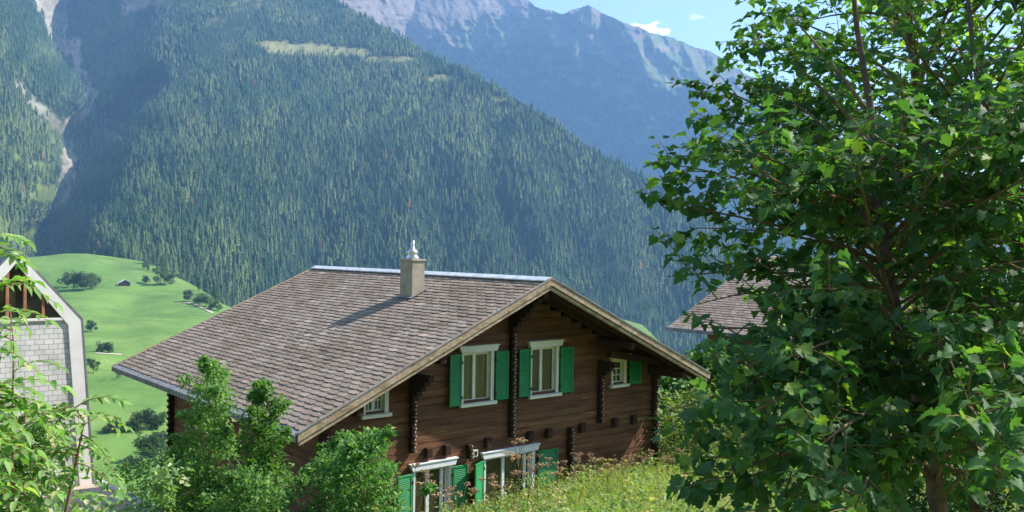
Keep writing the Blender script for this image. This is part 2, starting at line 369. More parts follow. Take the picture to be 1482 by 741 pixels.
# --- the high mountains behind
D_SIL = lerpf([(300,-160),(470,-110),(560,-60),(620,-40),(690,-14),(730,-8),(768,1),(780,12),(795,15),(810,19),(824,17),(837,11),(851,7),(860,10),(868,17),(888,27),(905,33),(925,40),(945,47),(972,54),(1000,65),(1030,76),(1060,94),(1100,118),(1150,150),(1220,200),(1320,262),(1420,320),(1500,350),(1650,380)])
D_CTRL = [(350,100,4300),(350,-160,5600),(480,60,4300),(480,-100,5400),(600,60,4500),(600,-60,5600),(720,0,5900),(740,80,5200),(700,150,4600),
 (850,10,6300),(850,110,5300),(820,220,4400),(950,50,6400),(950,150,5400),(950,270,4300),(1060,95,6500),(1060,220,5300),(1060,320,4300),(1250,230,6300),(1250,360,4800),(1500,350,6300),(1500,450,5000)]
d_rbf = rbf(D_CTRL)
DV = [([(640,-90),(600,0),(588,40),(600,75),(680,130),(780,190),(900,280),(950,330)], 1900, 200, 140),
      ([(868,12),(880,60),(905,100)], 160, 20, 16), ([(800,14),(838,60),(850,85)], 120, 18, 12), ([(925,40),(940,80),(985,125)], 85, 20, 16),
      ([(972,54),(985,90),(1040,150)], 85, 22, 16), ([(1015,70),(1030,105),(1090,170)], 85, 22, 18),
      ([(520,-60),(545,10),(575,60)], 120, 25, 18), ([(480,-60),(500,0),(530,50)], 100, 25, 18), ([(1000,180),(930,230),(900,260)], 220, 60, 40), ([(1100,200),(1010,270),(960,320)], 260, 60, 45)]
def d_range(px, py):
    wx = px + 12*(fbm(px/30, py/30, 71)-.5) + 4*(fbm(px/8, py/8, 72)-.5); wy = py + 8*(fbm(px/30, py/30, 73)-.5)
    r = d_rbf(px, py)
    for ln, A, wl, wr in DV: r = r + ravine(wx, wy, ln, A, wl, wr)
    up = sstep(190, 60, py)
    r = r - 150*up*(fbm((px-.35*py)/24, py/60, 81, 5, True)-.6) - 75*(fbm(px/10, py/12, 87, 4, True)-.6) - 200*(fbm(px/48, py/48, 85, 5, True)-.6)*(.4+.6*sstep(0, 60, py))
    return r
def d_forest(px, py):
    line = np.interp(px, [430,600,640,700,760,830,900,960,1040,1200,1500], [20,80,80,75,62,78,98,130,165,260,380]) 
    f = sstep(-16, 14, py - line + 46*(fbm(px/26, py/22, 91)-.5))
    sh = sstep(560, 600, px)*sstep(700, 650, px)
    return f*(1-.6*sh*sstep(110, 80, py))
def d_color(px, py, V):
    f = d_forest(px, py)[..., None]; n = fbm(px/5, py/9, 93, 4)[..., None]; n2 = fbm((px-.3*py)/9, py/30, 95, 4)[..., None]
    rock = np.array([.20,.155,.12])*(.6+.8*n)*(.75+.5*n2)
    g = sstep(.38, .55, fbm(px/20, py/10, 97))[..., None]*sstep(10, 50, py)[..., None]*sstep(620, 690, px)[..., None]
    rock = rock*(1-.85*g) + .85*g*np.array([.12,.16,.055])*(.7+.6*n)
    return rock*(1-f) + f*np.array([.03,.055,.025])*(.5+1.*n) + f*(sstep(.5,.68,fbm(px/16, py/12, 99))[..., None])*np.array([.07,.09,.03])
mD, gD = grid_sheet('rocky_mountains', d_range, 300, 1650, 700, lambda x: D_SIL(x) + 5*(fbm(x/14, x*0, 201, 4)-.5) + 2.5*(fbm(x/5, x*0, 203, 2)-.5), lambda x: np.interp(x, [300,600,800,1000,1650], [110,160,300,480,560]), 230, M['rock'], d_color)

# --- the mown valley meadow
C_SIL = lerpf([(-200,380),(20,374),(60,371),(95,367),(125,367),(150,370),(180,374),(210,379),(232,386),(250,398),(275,410),(300,424),(322,440),(400,470),(600,500),(800,480),(900,462),(930,470),(965,505),(1010,560),(1100,580)])
M_CTRL = [(-200,400,1150),(-200,700,300),(60,371,1200),(100,366,1230),(150,370,1240),(200,380,1230),(232,388,1230),(280,415,1120),(322,442,1030),(180,400,1060),(180,420,960),(115,420,930),(250,440,900),
 (120,465,770),(200,470,760),(290,465,850),(150,500,640),(230,510,600),(150,540,520),(215,570,470),(150,590,420),(210,620,380),(225,660,335),(150,660,340),(150,700,290),(190,720,270),(150,790,240),(300,790,240),
 (600,520,900),(600,760,260),(930,475,1200),(950,520,800),(1000,760,260),(1100,520,1000)]
def m_range(px, py):
    a = np.interp(py, [350,366,374,385,400,420,440,465,500,540,590,620,660,700,790], [1330,1260,1210,1150,1080,985,885,775,650,530,425,380,332,290,232])
    for d in (-9, 9): a = a + np.interp(py+d, [350,366,374,385,400,420,440,465,500,540,590,620,660,700,790], [1330,1260,1210,1150,1080,985,885,775,650,530,425,380,332,290,232])
    a = a/3*(1+.00035*(px-150)) + 60*np.exp(-((px-60-(py-366)*1.1)/55)**2)*sstep(470, 400, py)*0
    b = np.interp(py, [455,520,600,790], [1600,1000,600,260])
    t = sstep(450, 800, px); r = a*(1-t) + b*t
    k = np.clip((r-240)/300, 0, 1)
    r = r*(1 + .075*k*(fbm(px/75+py/100, py/40, 101, 2)-.5) + .008*k*(fbm(px/40-py/50, py/16, 105, 2)-.5))
    return r
gm, gM = grid_sheet('meadow', m_range, -200, 1100, 420, C_SIL, lambda x: 0*x+790, 220, M['meadow'], None)
def on_meadow(px, py):
    r = float(m_range(np.array([[float(px)]]), np.array([[float(py)]]))[0, 0]); return Vector(ray(px, py)*r)
def on_B(px, py):
    r = float(b_range(np.array([[float(px)]]), np.array([[float(py)]]))[0, 0]); return Vector(ray(px, py)*r)

# ------------------------------------------------------------------ conifers
def conifer_template(tiers, sides, seed, hw=.16):
    rg = random.Random(seed); V = []; Fc = []
    for t in range(tiers):
        z0 = .08 + .92*t/tiers*.98; z1 = min(1, z0 + (.92/tiers)*1.9); 
        if t == tiers-1: z1 = 1.0
        r0 = hw*(1-(z0-.08)/.95)**.8 + .012
        b = len(V); V.append((rg.uniform(-.01,.01), rg.uniform(-.01,.01), z1))
        for k in range(sides*2):
            a = math.pi*k/sides + t*.7 + rg.uniform(-.15,.15); rr = r0*(1 if k % 2 == 0 else .55)*rg.uniform(.75,1.2)
            V.append((rr*math.cos(a), rr*math.sin(a), z0 + (0 if k % 2 == 0 else .04) + rg.uniform(-.015,.015)))
        for k in range(sides*2): Fc.append((b, b+1+k, b+1+(k+1) % (sides*2)))
    return np.array(V), np.array(Fc)
def scatter(tpl, P, H, W, rot, C):
    """copies a template (V,F) to points P: heights H, width factors W, colours C"""
    V, Fc = tpl; n = len(P); c, s = np.cos(rot), np.sin(rot)
    X = V[None, :, 0]*c[:, None] - V[None, :, 1]*s[:, None]; Y = V[None, :, 0]*s[:, None] + V[None, :, 1]*c[:, None]
    O = np.stack([X*(H*W)[:, None], Y*(H*W)[:, None], V[None, :, 2]*H[:, None]], -1) + P[:, None, :]
    Fa = Fc[None] + (np.arange(n)*len(V))[:, None, None]
    Ca = np.repeat(C[:, None, :], len(V), 1)
    return O.reshape(-1, 3), Fa.reshape(-1, 3), Ca.reshape(-1, 3)
def sample_sheet(g, n, densf):
    px, py, r, V = g
    A = V[1:, :-1]-V[:-1, :-1]; B = V[:-1, 1:]-V[:-1, :-1]
    ar = np.abs(A[..., 0]*B[..., 1]-A[..., 1]*B[..., 0])          # ground-plan area
    d = ar*densf(px[:-1, :-1], py[:-1, :-1]); p = (d/d.sum()).ravel()
    k = rng.choice(len(p), n, p=p); j, i = np.unravel_index(k, d.shape); a, b = rng.random(n)[:, None], rng.random(n)[:, None]
    P = V[j, i]*(1-a)*(1-b) + V[j+1, i]*a*(1-b) + V[j, i+1]*(1-a)*b + V[j+1, i+1]*a*b
    return P, px[j, i], py[j, i]
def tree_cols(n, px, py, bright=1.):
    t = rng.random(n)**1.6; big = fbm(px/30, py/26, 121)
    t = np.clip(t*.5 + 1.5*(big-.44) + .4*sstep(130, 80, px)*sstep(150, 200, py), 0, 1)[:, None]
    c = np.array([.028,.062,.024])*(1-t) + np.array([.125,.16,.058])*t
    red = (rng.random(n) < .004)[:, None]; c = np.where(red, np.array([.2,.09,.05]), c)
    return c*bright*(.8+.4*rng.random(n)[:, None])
def merge(parts):
    Vs, Fs, Cs = [], [], []; o = 0
    for V, Fc, C in parts: Vs.append(V); Fs.append(Fc+o); Cs.append(C); o += len(V)
    return np.vstack(Vs), np.vstack(Fs), np.vstack(Cs)
far_t = [conifer_template(2, 3, k, .17) for k in range(4)]
mid_t = [conifer_template(4, 4, 10+k, .15) for k in range(4)]
def densB(px, py):
    pale, grass, bushy = masks_B(px, py)
    vis = sstep(560, 530, py)
    clump = .3 + .7*sstep(.34, .52, fbm(px/8, py/12, 131))
    return (1-np.clip(pale*1.3+grass*1.05, 0, .95))*(1-.55*bushy)*vis*clump
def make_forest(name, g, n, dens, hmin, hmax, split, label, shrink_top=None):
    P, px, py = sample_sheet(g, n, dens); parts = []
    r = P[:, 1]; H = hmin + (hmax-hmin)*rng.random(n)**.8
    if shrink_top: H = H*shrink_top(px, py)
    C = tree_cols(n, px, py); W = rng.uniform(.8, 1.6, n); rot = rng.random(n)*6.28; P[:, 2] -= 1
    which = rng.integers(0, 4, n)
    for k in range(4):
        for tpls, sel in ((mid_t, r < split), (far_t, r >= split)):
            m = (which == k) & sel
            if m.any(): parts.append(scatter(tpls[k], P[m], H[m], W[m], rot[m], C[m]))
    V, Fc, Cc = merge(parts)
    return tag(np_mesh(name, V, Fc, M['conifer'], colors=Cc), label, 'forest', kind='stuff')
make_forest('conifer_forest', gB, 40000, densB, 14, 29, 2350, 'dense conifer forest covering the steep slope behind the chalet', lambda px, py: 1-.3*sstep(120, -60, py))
make_forest('distant_forest', gD, 26000, lambda px, py: d_forest(px, py)*sstep(420, 330, py)*(.3+.7*sstep(.3, .5, fbm(px/9, py/7, 133))), 14, 26, 0, 'hazy conifer forest on the lower slopes of the rocky mountains')

# conifers one can tell apart, along the upper edge of the meadow
protos = []
for k in range(5):
    V, Fc = conifer_template(9, 6, 40+k, .135+.012*k); H = 22.
    V = V*np.array([H, H, H])
    C = np.repeat((np.array([[.06,.095,.035],[.04,.075,.035],[.10,.13,.05],[.05,.09,.04],[.085,.11,.05]])[k])[None], len(V), 0)*(.85+.3*np.random.default_rng(k).random(len(V)))[:, None]
    tr = MB(); tr.tube([(0,0,-2),(0,0,6),(0,0,18)], [.35,.28,.08], 6)
    nV = len(V); V2 = np.vstack([V, np.array(tr.v)]); C2 = np.vstack([C, np.repeat([[.12,.09,.07]], len(tr.v), 0)])
    F2 = [tuple(f) for f in Fc] + [tuple(i+nV for i in f) for f in tr.f if len(f) == 4]
    me = bpy.data.meshes.new('conifer'); me.from_pydata([tuple(p) for p in V2], [], F2); me.update()
    a = me.color_attributes.new('Col', 'FLOAT_COLOR', 'POINT'); cc = np.ones((len(V2), 4), np.float32); cc[:, :3] = C2; a.data.foreach_set('color', cc.ravel())
    me.materials.append(M['conifer']); protos.append(me)
edge = lerpf([(55,374),(95,369),(125,369),(150,371),(180,375),(210,379),(232,382),(250,396),(275,409),(300,424),(322,440),(345,455)])
spots = []
for i in range(170):
    px = random.uniform(62, 345) if i < 120 else random.uniform(214, 345)
    up = random.random()**1.5*34
    spots.append((px, edge(px) - up, up))
spots.sort(key=lambda s: s[2], reverse=True)
for i, (px, py, up) in enumerate(spots):
    if px < 95 and up < 4: continue
    m_ = random.choice(protos)
    o = bpy.data.objects.new('conifer_tree', m_); col.objects.link(o)
    p = on_B(px, py + 2); o.location = p; s = random.uniform(.62, 1.12); o.scale = (s*1.05, s*1.05, s); o.rotation_euler = (0, 0, random.random()*6.28)
    tag(o, 'conifer standing in the forest edge above the green meadow', 'conifer', 'conifers along the forest edge above the meadow')

rr = random.Random(77)
for i in range(22):
    px = rr.uniform(203, 242) if i < 16 else rr.uniform(262, 318); py = edge(px) + (rr.uniform(1, 13) if i < 16 else rr.uniform(-1, 5))
    o = bpy.data.objects.new('conifer_tree', rr.choice(protos)); col.objects.link(o); r_ = float(m_range(np.array([[px]]), np.array([[py]]))[0, 0])
    o.location = Vector(ray(px, py)*r_); sc_ = rr.uniform(.6, 1.05); o.scale = (sc_*1.1, sc_*1.1, sc_); o.rotation_euler = (0, 0, rr.random()*6.28)
    tag(o, 'conifer standing in the forest edge above the green meadow', 'conifer', 'conifers along the forest edge above the meadow')

# ------------------------------------------------------------------ leaf cloud helper
def leaf_tpl(kind):
    if kind == 'maple':       # five lobes, folded along the midrib
        o = [(0,.02),(.16,-.09),(.36,-.04),(.40,.10),(.36,.20),(.56,.28),(.58,.38),(.46,.46),(.44,.64),(.27,.66),(.20,.84),(.07,.92),(0,1.0)]; o = o + [(-x, y) for x, y in o[-2:0:-1]]
        V = [(x, y, abs(x)*.28 - .22*y*y) for x, y in o] + [(0,.36,0)]; c = len(o)
        Fc = [(c, i, (i+1) % c) for i in range(c)]
    elif kind == 'small':     # simple pointed leaf
        V = [(0,0,0),(.3,.4,.08),(0,1,-.15),(-.3,.4,.08)]; Fc = [(0,1,2),(0,2,3)]
    elif kind == 'trio':      # lobed small leaf
        V = [(0,0,0),(.42,.28,.08),(.2,.45,.02),(0,1,-.2),(-.2,.45,.02),(-.42,.28,.08)]; Fc = [(0,1,2),(0,2,3),(0,3,4),(0,4,5)]
    elif kind == 'leaflet':   # long ash leaflet
        V = [(0,0,0),(.21,.3,.05),(.19,.6,.02),(0,1,-.14),(-.19,.6,.02),(-.21,.3,.05),(0,.5,-.03)]; Fc = [(6,0,1),(6,1,2),(6,2,3),(6,3,4),(6,4,5),(6,5,0)]
    elif kind == 'blade':
        V = [(.03,0,0),(-.03,0,0),(.02,.55,.0),(-.02,.55,0),(0,1,-.18)]; Fc = [(0,2,1),(1,2,3),(2,4,3)]
    return np.array(V, float), np.array(Fc)
TPL = {k: leaf_tpl(k) for k in ('maple','small','trio','leaflet','blade')}
def leaves(P, D, Nn, size, colors, kind):
    """leaf i grows from P[i] along D[i], with its upper face towards Nn[i]"""
    V, Fc = TPL[kind]; P = np.asarray(P, float); D = np.asarray(D, float); Nn = np.asarray(Nn, float); n = len(P)
    D = D/np.linalg.norm(D, axis=1)[:, None]; X = np.cross(D, Nn); X /= (np.linalg.norm(X, axis=1)[:, None]+1e-9); Z = np.cross(X, D)
    size = np.broadcast_to(size, (n,)); zf = np.random.default_rng(n).uniform(.1, 2.6, n)
    O = P[:, None] + size[:, None, None]*(V[None, :, 0:1]*X[:, None] + V[None, :, 1:2]*D[:, None] + V[None, :, 2:3]*zf[:, None, None]*Z[:, None])
    Fa = (Fc[None] + (np.arange(n)*len(V))[:, None, None]).reshape(-1, 3)
    return O.reshape(-1, 3), Fa, np.repeat(np.asarray(colors)[:, None], len(V), 1).reshape(-1, 3)
def rand_dirs(n, zlo=-.5, zhi=.6):
    a = rng.random(n)*6.283; z = rng.uniform(zlo, zhi, n); s = np.sqrt(1-z*z); return np.stack([s*np.cos(a), s*np.sin(a), z], -1)
def up_normals(n, tilt=.7):
    v = rng.normal(size=(n, 3))*tilt; v[:, 2] = np.abs(v[:, 2]*.4)+1; return v/np.linalg.norm(v, axis=1)[:, None]
def mixcol(n, a, b, c=None, pc=0., p=1.):
    t = (rng.random(n)**p)[:, None]; o = np.array(a)*(1-t) + np.array(b)*t
    if c is not None: o = np.where((rng.random(n) < pc)[:, None], np.array(c), o)
    return o*(.85+.3*rng.random(n)[:, None])

# deciduous bushes and little trees out on the meadow
def bush_mesh(seed, w_, h_, n, c1, c2, trunk=True):
    rg = np.random.default_rng(seed); lobes = [(rg.normal(0, .30, 2)*w_/1.2, rg.uniform(.25, .85)*h_, rg.uniform(.16, .34)*w_) for _ in range(11)]
    P = []; 
    for i in range(n):
        c, z, r = lobes[rg.integers(len(lobes))]; v = rg.normal(size=3); v /= np.linalg.norm(v); v *= r*rg.uniform(.55, 1.05)
        p = np.array([c[0]+v[0], c[1]+v[1], z + v[2]*.9]); 
        if p[2] > .05*h_: P.append(p)
    P = np.array(P); n = len(P)
    V, Fc, C = leaves(P, rand_dirs(n), up_normals(n, .9), rg.uniform(.6, 1.1, n)*.15*w_, mixcol(n, c1, c2), 'trio')
    return V, Fc, C
def meadow_bush(px, py, wpx, hpx, name, label, c1=(.05,.085,.035), c2=(.10,.14,.06), cat='tree', n=1100):
    p = on_meadow(px, py); d = p.y; w_ = wpx/F_PX*d; h_ = hpx/F_PX*d
    root = empty(name, p, label=label, cat=cat)
    V, Fc, C = bush_mesh(int(px*7+py), w_, h_, n, c1, c2)
    np_mesh('crown', V, Fc, M['leaf'], root, colors=C)
    t = MB(); t.tube([(0,0,-.4),(.02*w_,0,.35*h_),(0,0,.65*h_)], [.03*w_, .022*w_, .008*w_], 6); t.build('trunk', M['bark'], root)
    return root
BU = [(97,416,15,22,'leftmost tree of the grey-green clump in the middle of the meadow'),(106,420,18,27,'tallest grey-green tree in the front of the meadow clump'),(119,421,18,25,'round tree in the middle of the meadow clump'),
 (130,419,17,22,'grey-green tree in the clump on the meadow, nearest its right end'),(139,414,11,18,'small tree at the right end of the meadow clump'),
 (212,411,9,12,'pale bush at the foot of the forest right of the meadow hut'),(232,412,14,24,'pale leafy tree at the foot of the forest where the meadow begins'),(246,412,13,17,'round bush at the foot of the conifers right of the pale leafy tree'),
 (272,437,12,16,'dark bush left of the track end on the meadow'),(288,440,13,15,'first grey-green bush beside the pale track on the meadow'),(298,444,14,16,'second grey-green bush along the pale track on the meadow'),(309,449,14,14,'last bush by the pale track, just above the chalet roof'),
 (132,480,12,16,'small round tree on the meadow beside the pale building gable'),(145,509,11,10,'low bush at the field edge, left of the pair'),(157,510,13,13,'low bush at the field edge, right of the pair'),(135,540,12,22,'tall dark bush half behind the pale building corner'),
 (194,624,20,22,'dark bush at the left of the row below the eave corner'),(212,620,22,26,'dark bush in the middle of the row below the eave corner'),(228,622,20,22,'dark bush at the right of the row, beside the log wall'),
 (215,668,32,36,'largest round dark bush low on the meadow beside the log wall'),(232,656,20,30,'dark bush squeezed between the round bush and the log wall'),(194,677,19,15,'small round bush low on the meadow with a long shadow'),
 (168,624,26,14,'low dark shrub at the left end of the row under the eave'),(172,548,5,9,'tiny lone tree casting a shadow on the meadow')]
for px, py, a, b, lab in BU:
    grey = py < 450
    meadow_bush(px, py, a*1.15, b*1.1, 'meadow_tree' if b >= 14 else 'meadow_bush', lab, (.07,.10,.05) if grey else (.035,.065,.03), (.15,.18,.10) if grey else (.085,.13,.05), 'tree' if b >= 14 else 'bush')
# hut on the meadow
p = on_meadow(180, 413); hut = empty('hay_hut', p, R(35), label='tiny grey hut alone on the green meadow below the forest', cat='hut')
b_ = MB(); b_.box(-4,4,-3,3,-1,2.6); b_.prism([(-4,2.6),(4,2.6),(0,4.6)], -2.98, 2.98); b_.build('wall', M['beam'], hut)
b_ = MB()
for s in (-1, 1): b_.prism([(s*4.8,2.15),(s*4.8,2.4),(0,5.0),(0,4.75)], -3.6, 3.6)
b_.build('roof', M['metal'], hut)
b_ = MB(); b_.box(-.8,.8,-3.06,-3.0,-.2,2); b_.build('door', M['iron'], hut)
hut.scale = (1.35,)*3
# pale track along the field edge
def strip(name, pts, wd, m, lift=.35):
    V = []; Fc = []
    for i, (px, py) in enumerate(pts):
        p = on_meadow(px, py); V += [(p.x, p.y-wd, p.z+lift), (p.x, p.y+wd, p.z+lift+.25)]
    for i in range(len(pts)-1): Fc.append((2*i, 2*i+2, 2*i+3, 2*i+1))
    return tag(np_mesh(name, V, Fc, m), kind='structure')
strip('field_track', [(256+i*2, 440 - (0 if i > 8 else .2*i) + max(0, i-12)*.95) for i in range(27)], 3.2, M['gravel'])
strip('field_path', [(138+i*2, 511.5+.12*i) for i in range(20)], 1.2, M['gravel'])

# ------------------------------------------------------------------ near ground
def g_z(x, y):
    x = np.asarray(x, float); y = np.asarray(y, float)
    z = -1.62 - .195*np.minimum(y, 18) - .16*np.clip(y-18, 0, 30) + .21*np.clip(x-2.6, -6.5, 0)*np.clip(y/14, 0, 1) - .5*sstep(-9, -11, x)
    z = np.where(y < -3, z + .25*(-3-y), z)                              # the hillside goes on rising behind
    z = z + .16*(fbm(x/3.2, y/3.2, 141, 3)-.5)
    y0 = np.interp(x, [-60,-9,-2,60], [30.5,30.5,45,45])
    z = z - .72*np.clip(y-y0, 0, 400)
    return np.maximum(z, -97+.02*(y-100))
xs = np.concatenate([np.linspace(-400,-30,24)[:-1], np.linspace(-30,30,170), np.linspace(30,400,24)[1:]])
ys = np.concatenate([np.linspace(-300,-6,30)[:-1], np.linspace(-6,48,150), np.linspace(48,300,50)[1:]])
GX, GY = np.meshgrid(xs, ys); GZ = g_z(GX, GY)
idx = np.arange(GX.size).reshape(GX.shape)
FQ = np.stack([idx[:-1, :-1], idx[:-1, 1:], idx[1:, 1:], idx[1:, :-1]], -1).reshape(-1, 4)
g_ = np_mesh('ground', np.stack([GX, GY, GZ], -1).reshape(-1, 3), FQ, M['ground'], smooth=True); g_['kind'] = 'structure'

# ------------------------------------------------------------------ THE CHALET
AZ = .8775; U = Vector((math.sin(AZ), math.cos(AZ), 0)); Vv = Vector((-math.cos(AZ), math.sin(AZ), 0))
PX_, PY_, PZ = .9066, 21., -.7025; TP = .4483; BASE = -7.9
house = empty('chalet', (PX_, PY_, BASE), math.pi/2-AZ, label='dark brown log chalet with green shutters and a weathered shingle roof', cat='house')
def Z(z): return z-BASE
LE, RE, DEP = 6.43, 6.0, 11.83           # eaves left/right of the ridge, roof length
WL, WR, WF, WB = -5.2, 5.3, 1.35, 10.45   # wall box
# tiled roof slopes
def roof_tiles(mb, sgn, run, y0, y1, zr, tp, exposure=.138, tw=.37, thick=.014, seed=3):
    rg = random.Random(seed); ca = math.atan(tp); n = int(run/exposure)+1
    ex = run/n
    for i in range(n):
        u1 = run - i*ex; u0 = u1 - ex*1.35                          # lower and upper edge of the course
        off = (i % 2)*tw*.5; k = 0; y = y0 - off
        while y < y1:
            a, b = max(y+.008, y0), min(y+tw-.008, y1)
            if b-a > .03:
                c = rg.uniform(.78, 1.18); 
                if rg.random() < .06: c *= rg.uniform(1.2, 1.5)
                if rg.random() < .05: c *= .7
                tint = rg.uniform(-.05, .05)
                c = 1+(c-1)*.7; tint *= .6; mb.cc = (c*(1+tint), c, c*(1-tint*.6))
                lift = rg.uniform(.0, .010); j = rg.uniform(-.012, .012); ch = .055
                top = lambda u, h: zr - tp*u + h
                uu0, uu1 = max(u0, .02), u1 + j
                if b-a > 3*ch: pts = [(uu0,a),(uu0,b),(uu1-ch*.6,b),(uu1,b-ch),(uu1,a+ch),(uu1-ch*.6,a)]
                else: pts = [(uu0,a),(uu0,b),(uu1,b),(uu1,a)]
                h = lambda u: .008 + (.020+lift)*(u-u0)/(ex*1.35)
                T_ = [(sgn*u, v, top(u, h(u))) for u, v in pts]; B_ = [(sgn*u, v, top(u, h(u)-thick)) for u, v in pts]
                m = len(pts); fs = [tuple(range(m)), tuple(range(2*m-1, m-1, -1))] + [(q, (q+1) % m, (q+1) % m+m, q+m) for q in range(m)]
                if sgn > 0: fs = [tuple(reversed(f)) for f in fs]
                mb.add(T_+B_, fs)
            y += tw
    mb.cc = (1,1,1)
for sgn, run in ((-1, LE-.1), (1, RE-.1)):
    mb = MB(); roof_tiles(mb, sgn, run, -.02, DEP+.02, Z(PZ), TP, seed=3+sgn)
    rf = mb.build('roof', M['tile'], house, color=True)
    # deck below the tiles
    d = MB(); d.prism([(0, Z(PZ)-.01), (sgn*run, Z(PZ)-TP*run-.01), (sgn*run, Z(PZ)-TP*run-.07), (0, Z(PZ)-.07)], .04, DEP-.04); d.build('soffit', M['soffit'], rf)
    # eave metal strip and gutter
    e = MB(); u_ = run; z_ = Z(PZ)-TP*u_
    e.prism([(sgn*(u_-.02), z_+.018), (sgn*(u_+.16), z_-TP*.16+.03), (sgn*(u_+.16), z_-TP*.16-.10), (sgn*(u_+.14), z_-TP*.16-.10), (sgn*(u_+.14), z_-TP*.16+.004), (sgn*(u_-.02), z_-.008)], -.03, DEP+.03)
    for k in range(60):
        yy = .1+k*DEP/60; e.box(sgn*(u_+.165) if sgn > 0 else sgn*(u_+.165)-.012, sgn*(u_+.165)+.012 if sgn > 0 else sgn*(u_+.165), yy, yy+.02, z_-TP*.16-.08, z_-TP*.16+.02)
    e.build('eave_flashing', M['gutter'], rf)
rc = MB()
for s in (-1, 1): rc.prism([(0, Z(PZ)+.085), (s*.17, Z(PZ)-TP*.17+.085), (s*.17, Z(PZ)-TP*.17+.06), (0, Z(PZ)+.06)], 0, DEP)
rc.build('ridge_cap', M['metal'], house)
# barge boards: an upper and a lower board on each rake, front and back
def rake(mb, sgn, run, y0, y1, top, bot):
    n = 5
    for i in range(n):                                         # boards butted end to end
        a, b = run*i/n, run*(i+1)/n-.006
        mb.prism([(sgn*a, Z(PZ)-TP*a+top), (sgn*b, Z(PZ)-TP*b+top), (sgn*b, Z(PZ)-TP*b+bot), (sgn*a, Z(PZ)-TP*a+bot)], y0 + .002*(i % 2), y1)
for (ya, yb, yc, yd) in ((-.075, .04, -.035, .05), (DEP-.04, DEP+.075, DEP-.05, DEP+.035)):
    for sgn, run in ((-1, LE+.02), (1, RE+.02)):
        m1 = MB(); rake(m1, sgn, run, ya, yb, .045, -.115); o = m1.build('barge_board', M['fascia'], house)
        m2 = MB(); rake(m2, sgn, run-.05, yc, yd, -.135, -.22); m2.build('lower_barge_board', M['fascia'], o)
        if ya < 0:
            m3 = MB(); rake(m3, sgn, run, -.10, -.076, .075, .05); m3.build('tile_edge', M['gutter'], o)
# rafters under the overhang
for yy in (.28, 1.0, DEP-.35):
    for sgn, run in ((-1, LE-.25), (1, RE-.25)):
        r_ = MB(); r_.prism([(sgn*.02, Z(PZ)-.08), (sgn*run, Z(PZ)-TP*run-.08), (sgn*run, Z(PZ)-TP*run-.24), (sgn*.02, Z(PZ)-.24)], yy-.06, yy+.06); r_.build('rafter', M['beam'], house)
for sgn, run in ((-1, LE), (1, RE)):                           # rafter tails under the eaves
    k = 0
    while .9+k*.8 < DEP-.6:
        y = 1.55+k*.8; k += 1
        if y > DEP-.8: break
        a, b = 4.9, run-.15; r_ = MB()
        r_.prism([(sgn*a, Z(PZ)-TP*a-.08), (sgn*b, Z(PZ)-TP*b-.08), (sgn*b, Z(PZ)-TP*b-.2), (sgn*a, Z(PZ)-TP*a-.22)], y-.05, y+.05)
        r_.build('rafter_tail', M['beam'], house)

# log walls, built course by course with real openings
OPEN = [(-1.57,-.63,-3.66,-2.45),(.58,1.52,-3.66,-2.45),(3.53,4.08,-3.66,-2.98),(-4.22,-3.62,-3.66,-3.08),(-2.9,-1.84,-7.1,-5.03),(-.86,.74,-6.5,-5.03)]
COURSE = .172
def gable_courses(mb, y0, y1, openings, out=-1):
    rg = random.Random(5); z = -7.9; 
    while z < -1.1:
        z1 = z+COURSE
        lim = (PZ-.10-z1)/TP; a, b = max(WL, -lim), min(WR, lim)
        if b-a > .3:
            segs = [(a, b)]
            for (o0, o1, q0, q1) in openings:
                if q0 < z+COURSE*.5 < q1:
                    ns = []
                    for s0, s1 in segs:
                        if o1 <= s0 or o0 >= s1: ns.append((s0, s1)); continue
                        if o0 > s0: ns.append((s0, o0))
                        if o1 < s1: ns.append((o1, s1))
                    segs = ns
            c = rg.uniform(.82, 1.2); mb.cc = (c, c*.98, c*.96); j = rg.uniform(-.006, .006)
            for s0, s1 in segs:
                if s1-s0 > .04:
                    if out < 0: mb.bevbox(s0, s1, y0+j, y1, Z(z)+.001, Z(z1)-.001, .012)
                    else: mb.box(s0, s1, y0, y1, Z(z)+.001, Z(z1)-.001)
        z = z1
    mb.cc = (1,1,1)
mb = MB(); gable_courses(mb, WF, WF+.16, OPEN); gw = mb.build('gable_wall', M['wall'], house, color=True)
mb = MB(); gable_courses(mb, WB-.16, WB, [], 1); mb.build('rear_wall', M['wall'], house, color=True)
for sx, xx in ((-1, WL), (1, WR)):
    mb = MB(); rg = random.Random(9); z = -7.9; ztop = PZ-TP*abs(xx)-.1
    T = Matrix.Translation((xx, 0, 0)) @ Matrix.Rotation(R(90 if sx > 0 else -90), 4, 'Z')
    while z < ztop:
        z1 = min(z+COURSE, ztop); c = rg.uniform(.82, 1.2); mb.cc = (c, c*.98, c*.96)
        # local x runs along the wall
        a, b = (WF+.162, WB-.162) if sx > 0 else (-WB+.162, -WF-.162)
        mb.bevbox(a, b, rg.uniform(-.005,.005), .16, Z(z)+.001, Z(z1)-.001, .012, T)
        z = z1
    mb.build('side_wall', M['wall'], house, color=True)
fl = MB(); fl.box(WL+.17, WR-.17, WF+.9, WB-.17, Z(-4.85), Z(-4.65)); fl.build('upper_floor', M['beam'], house)

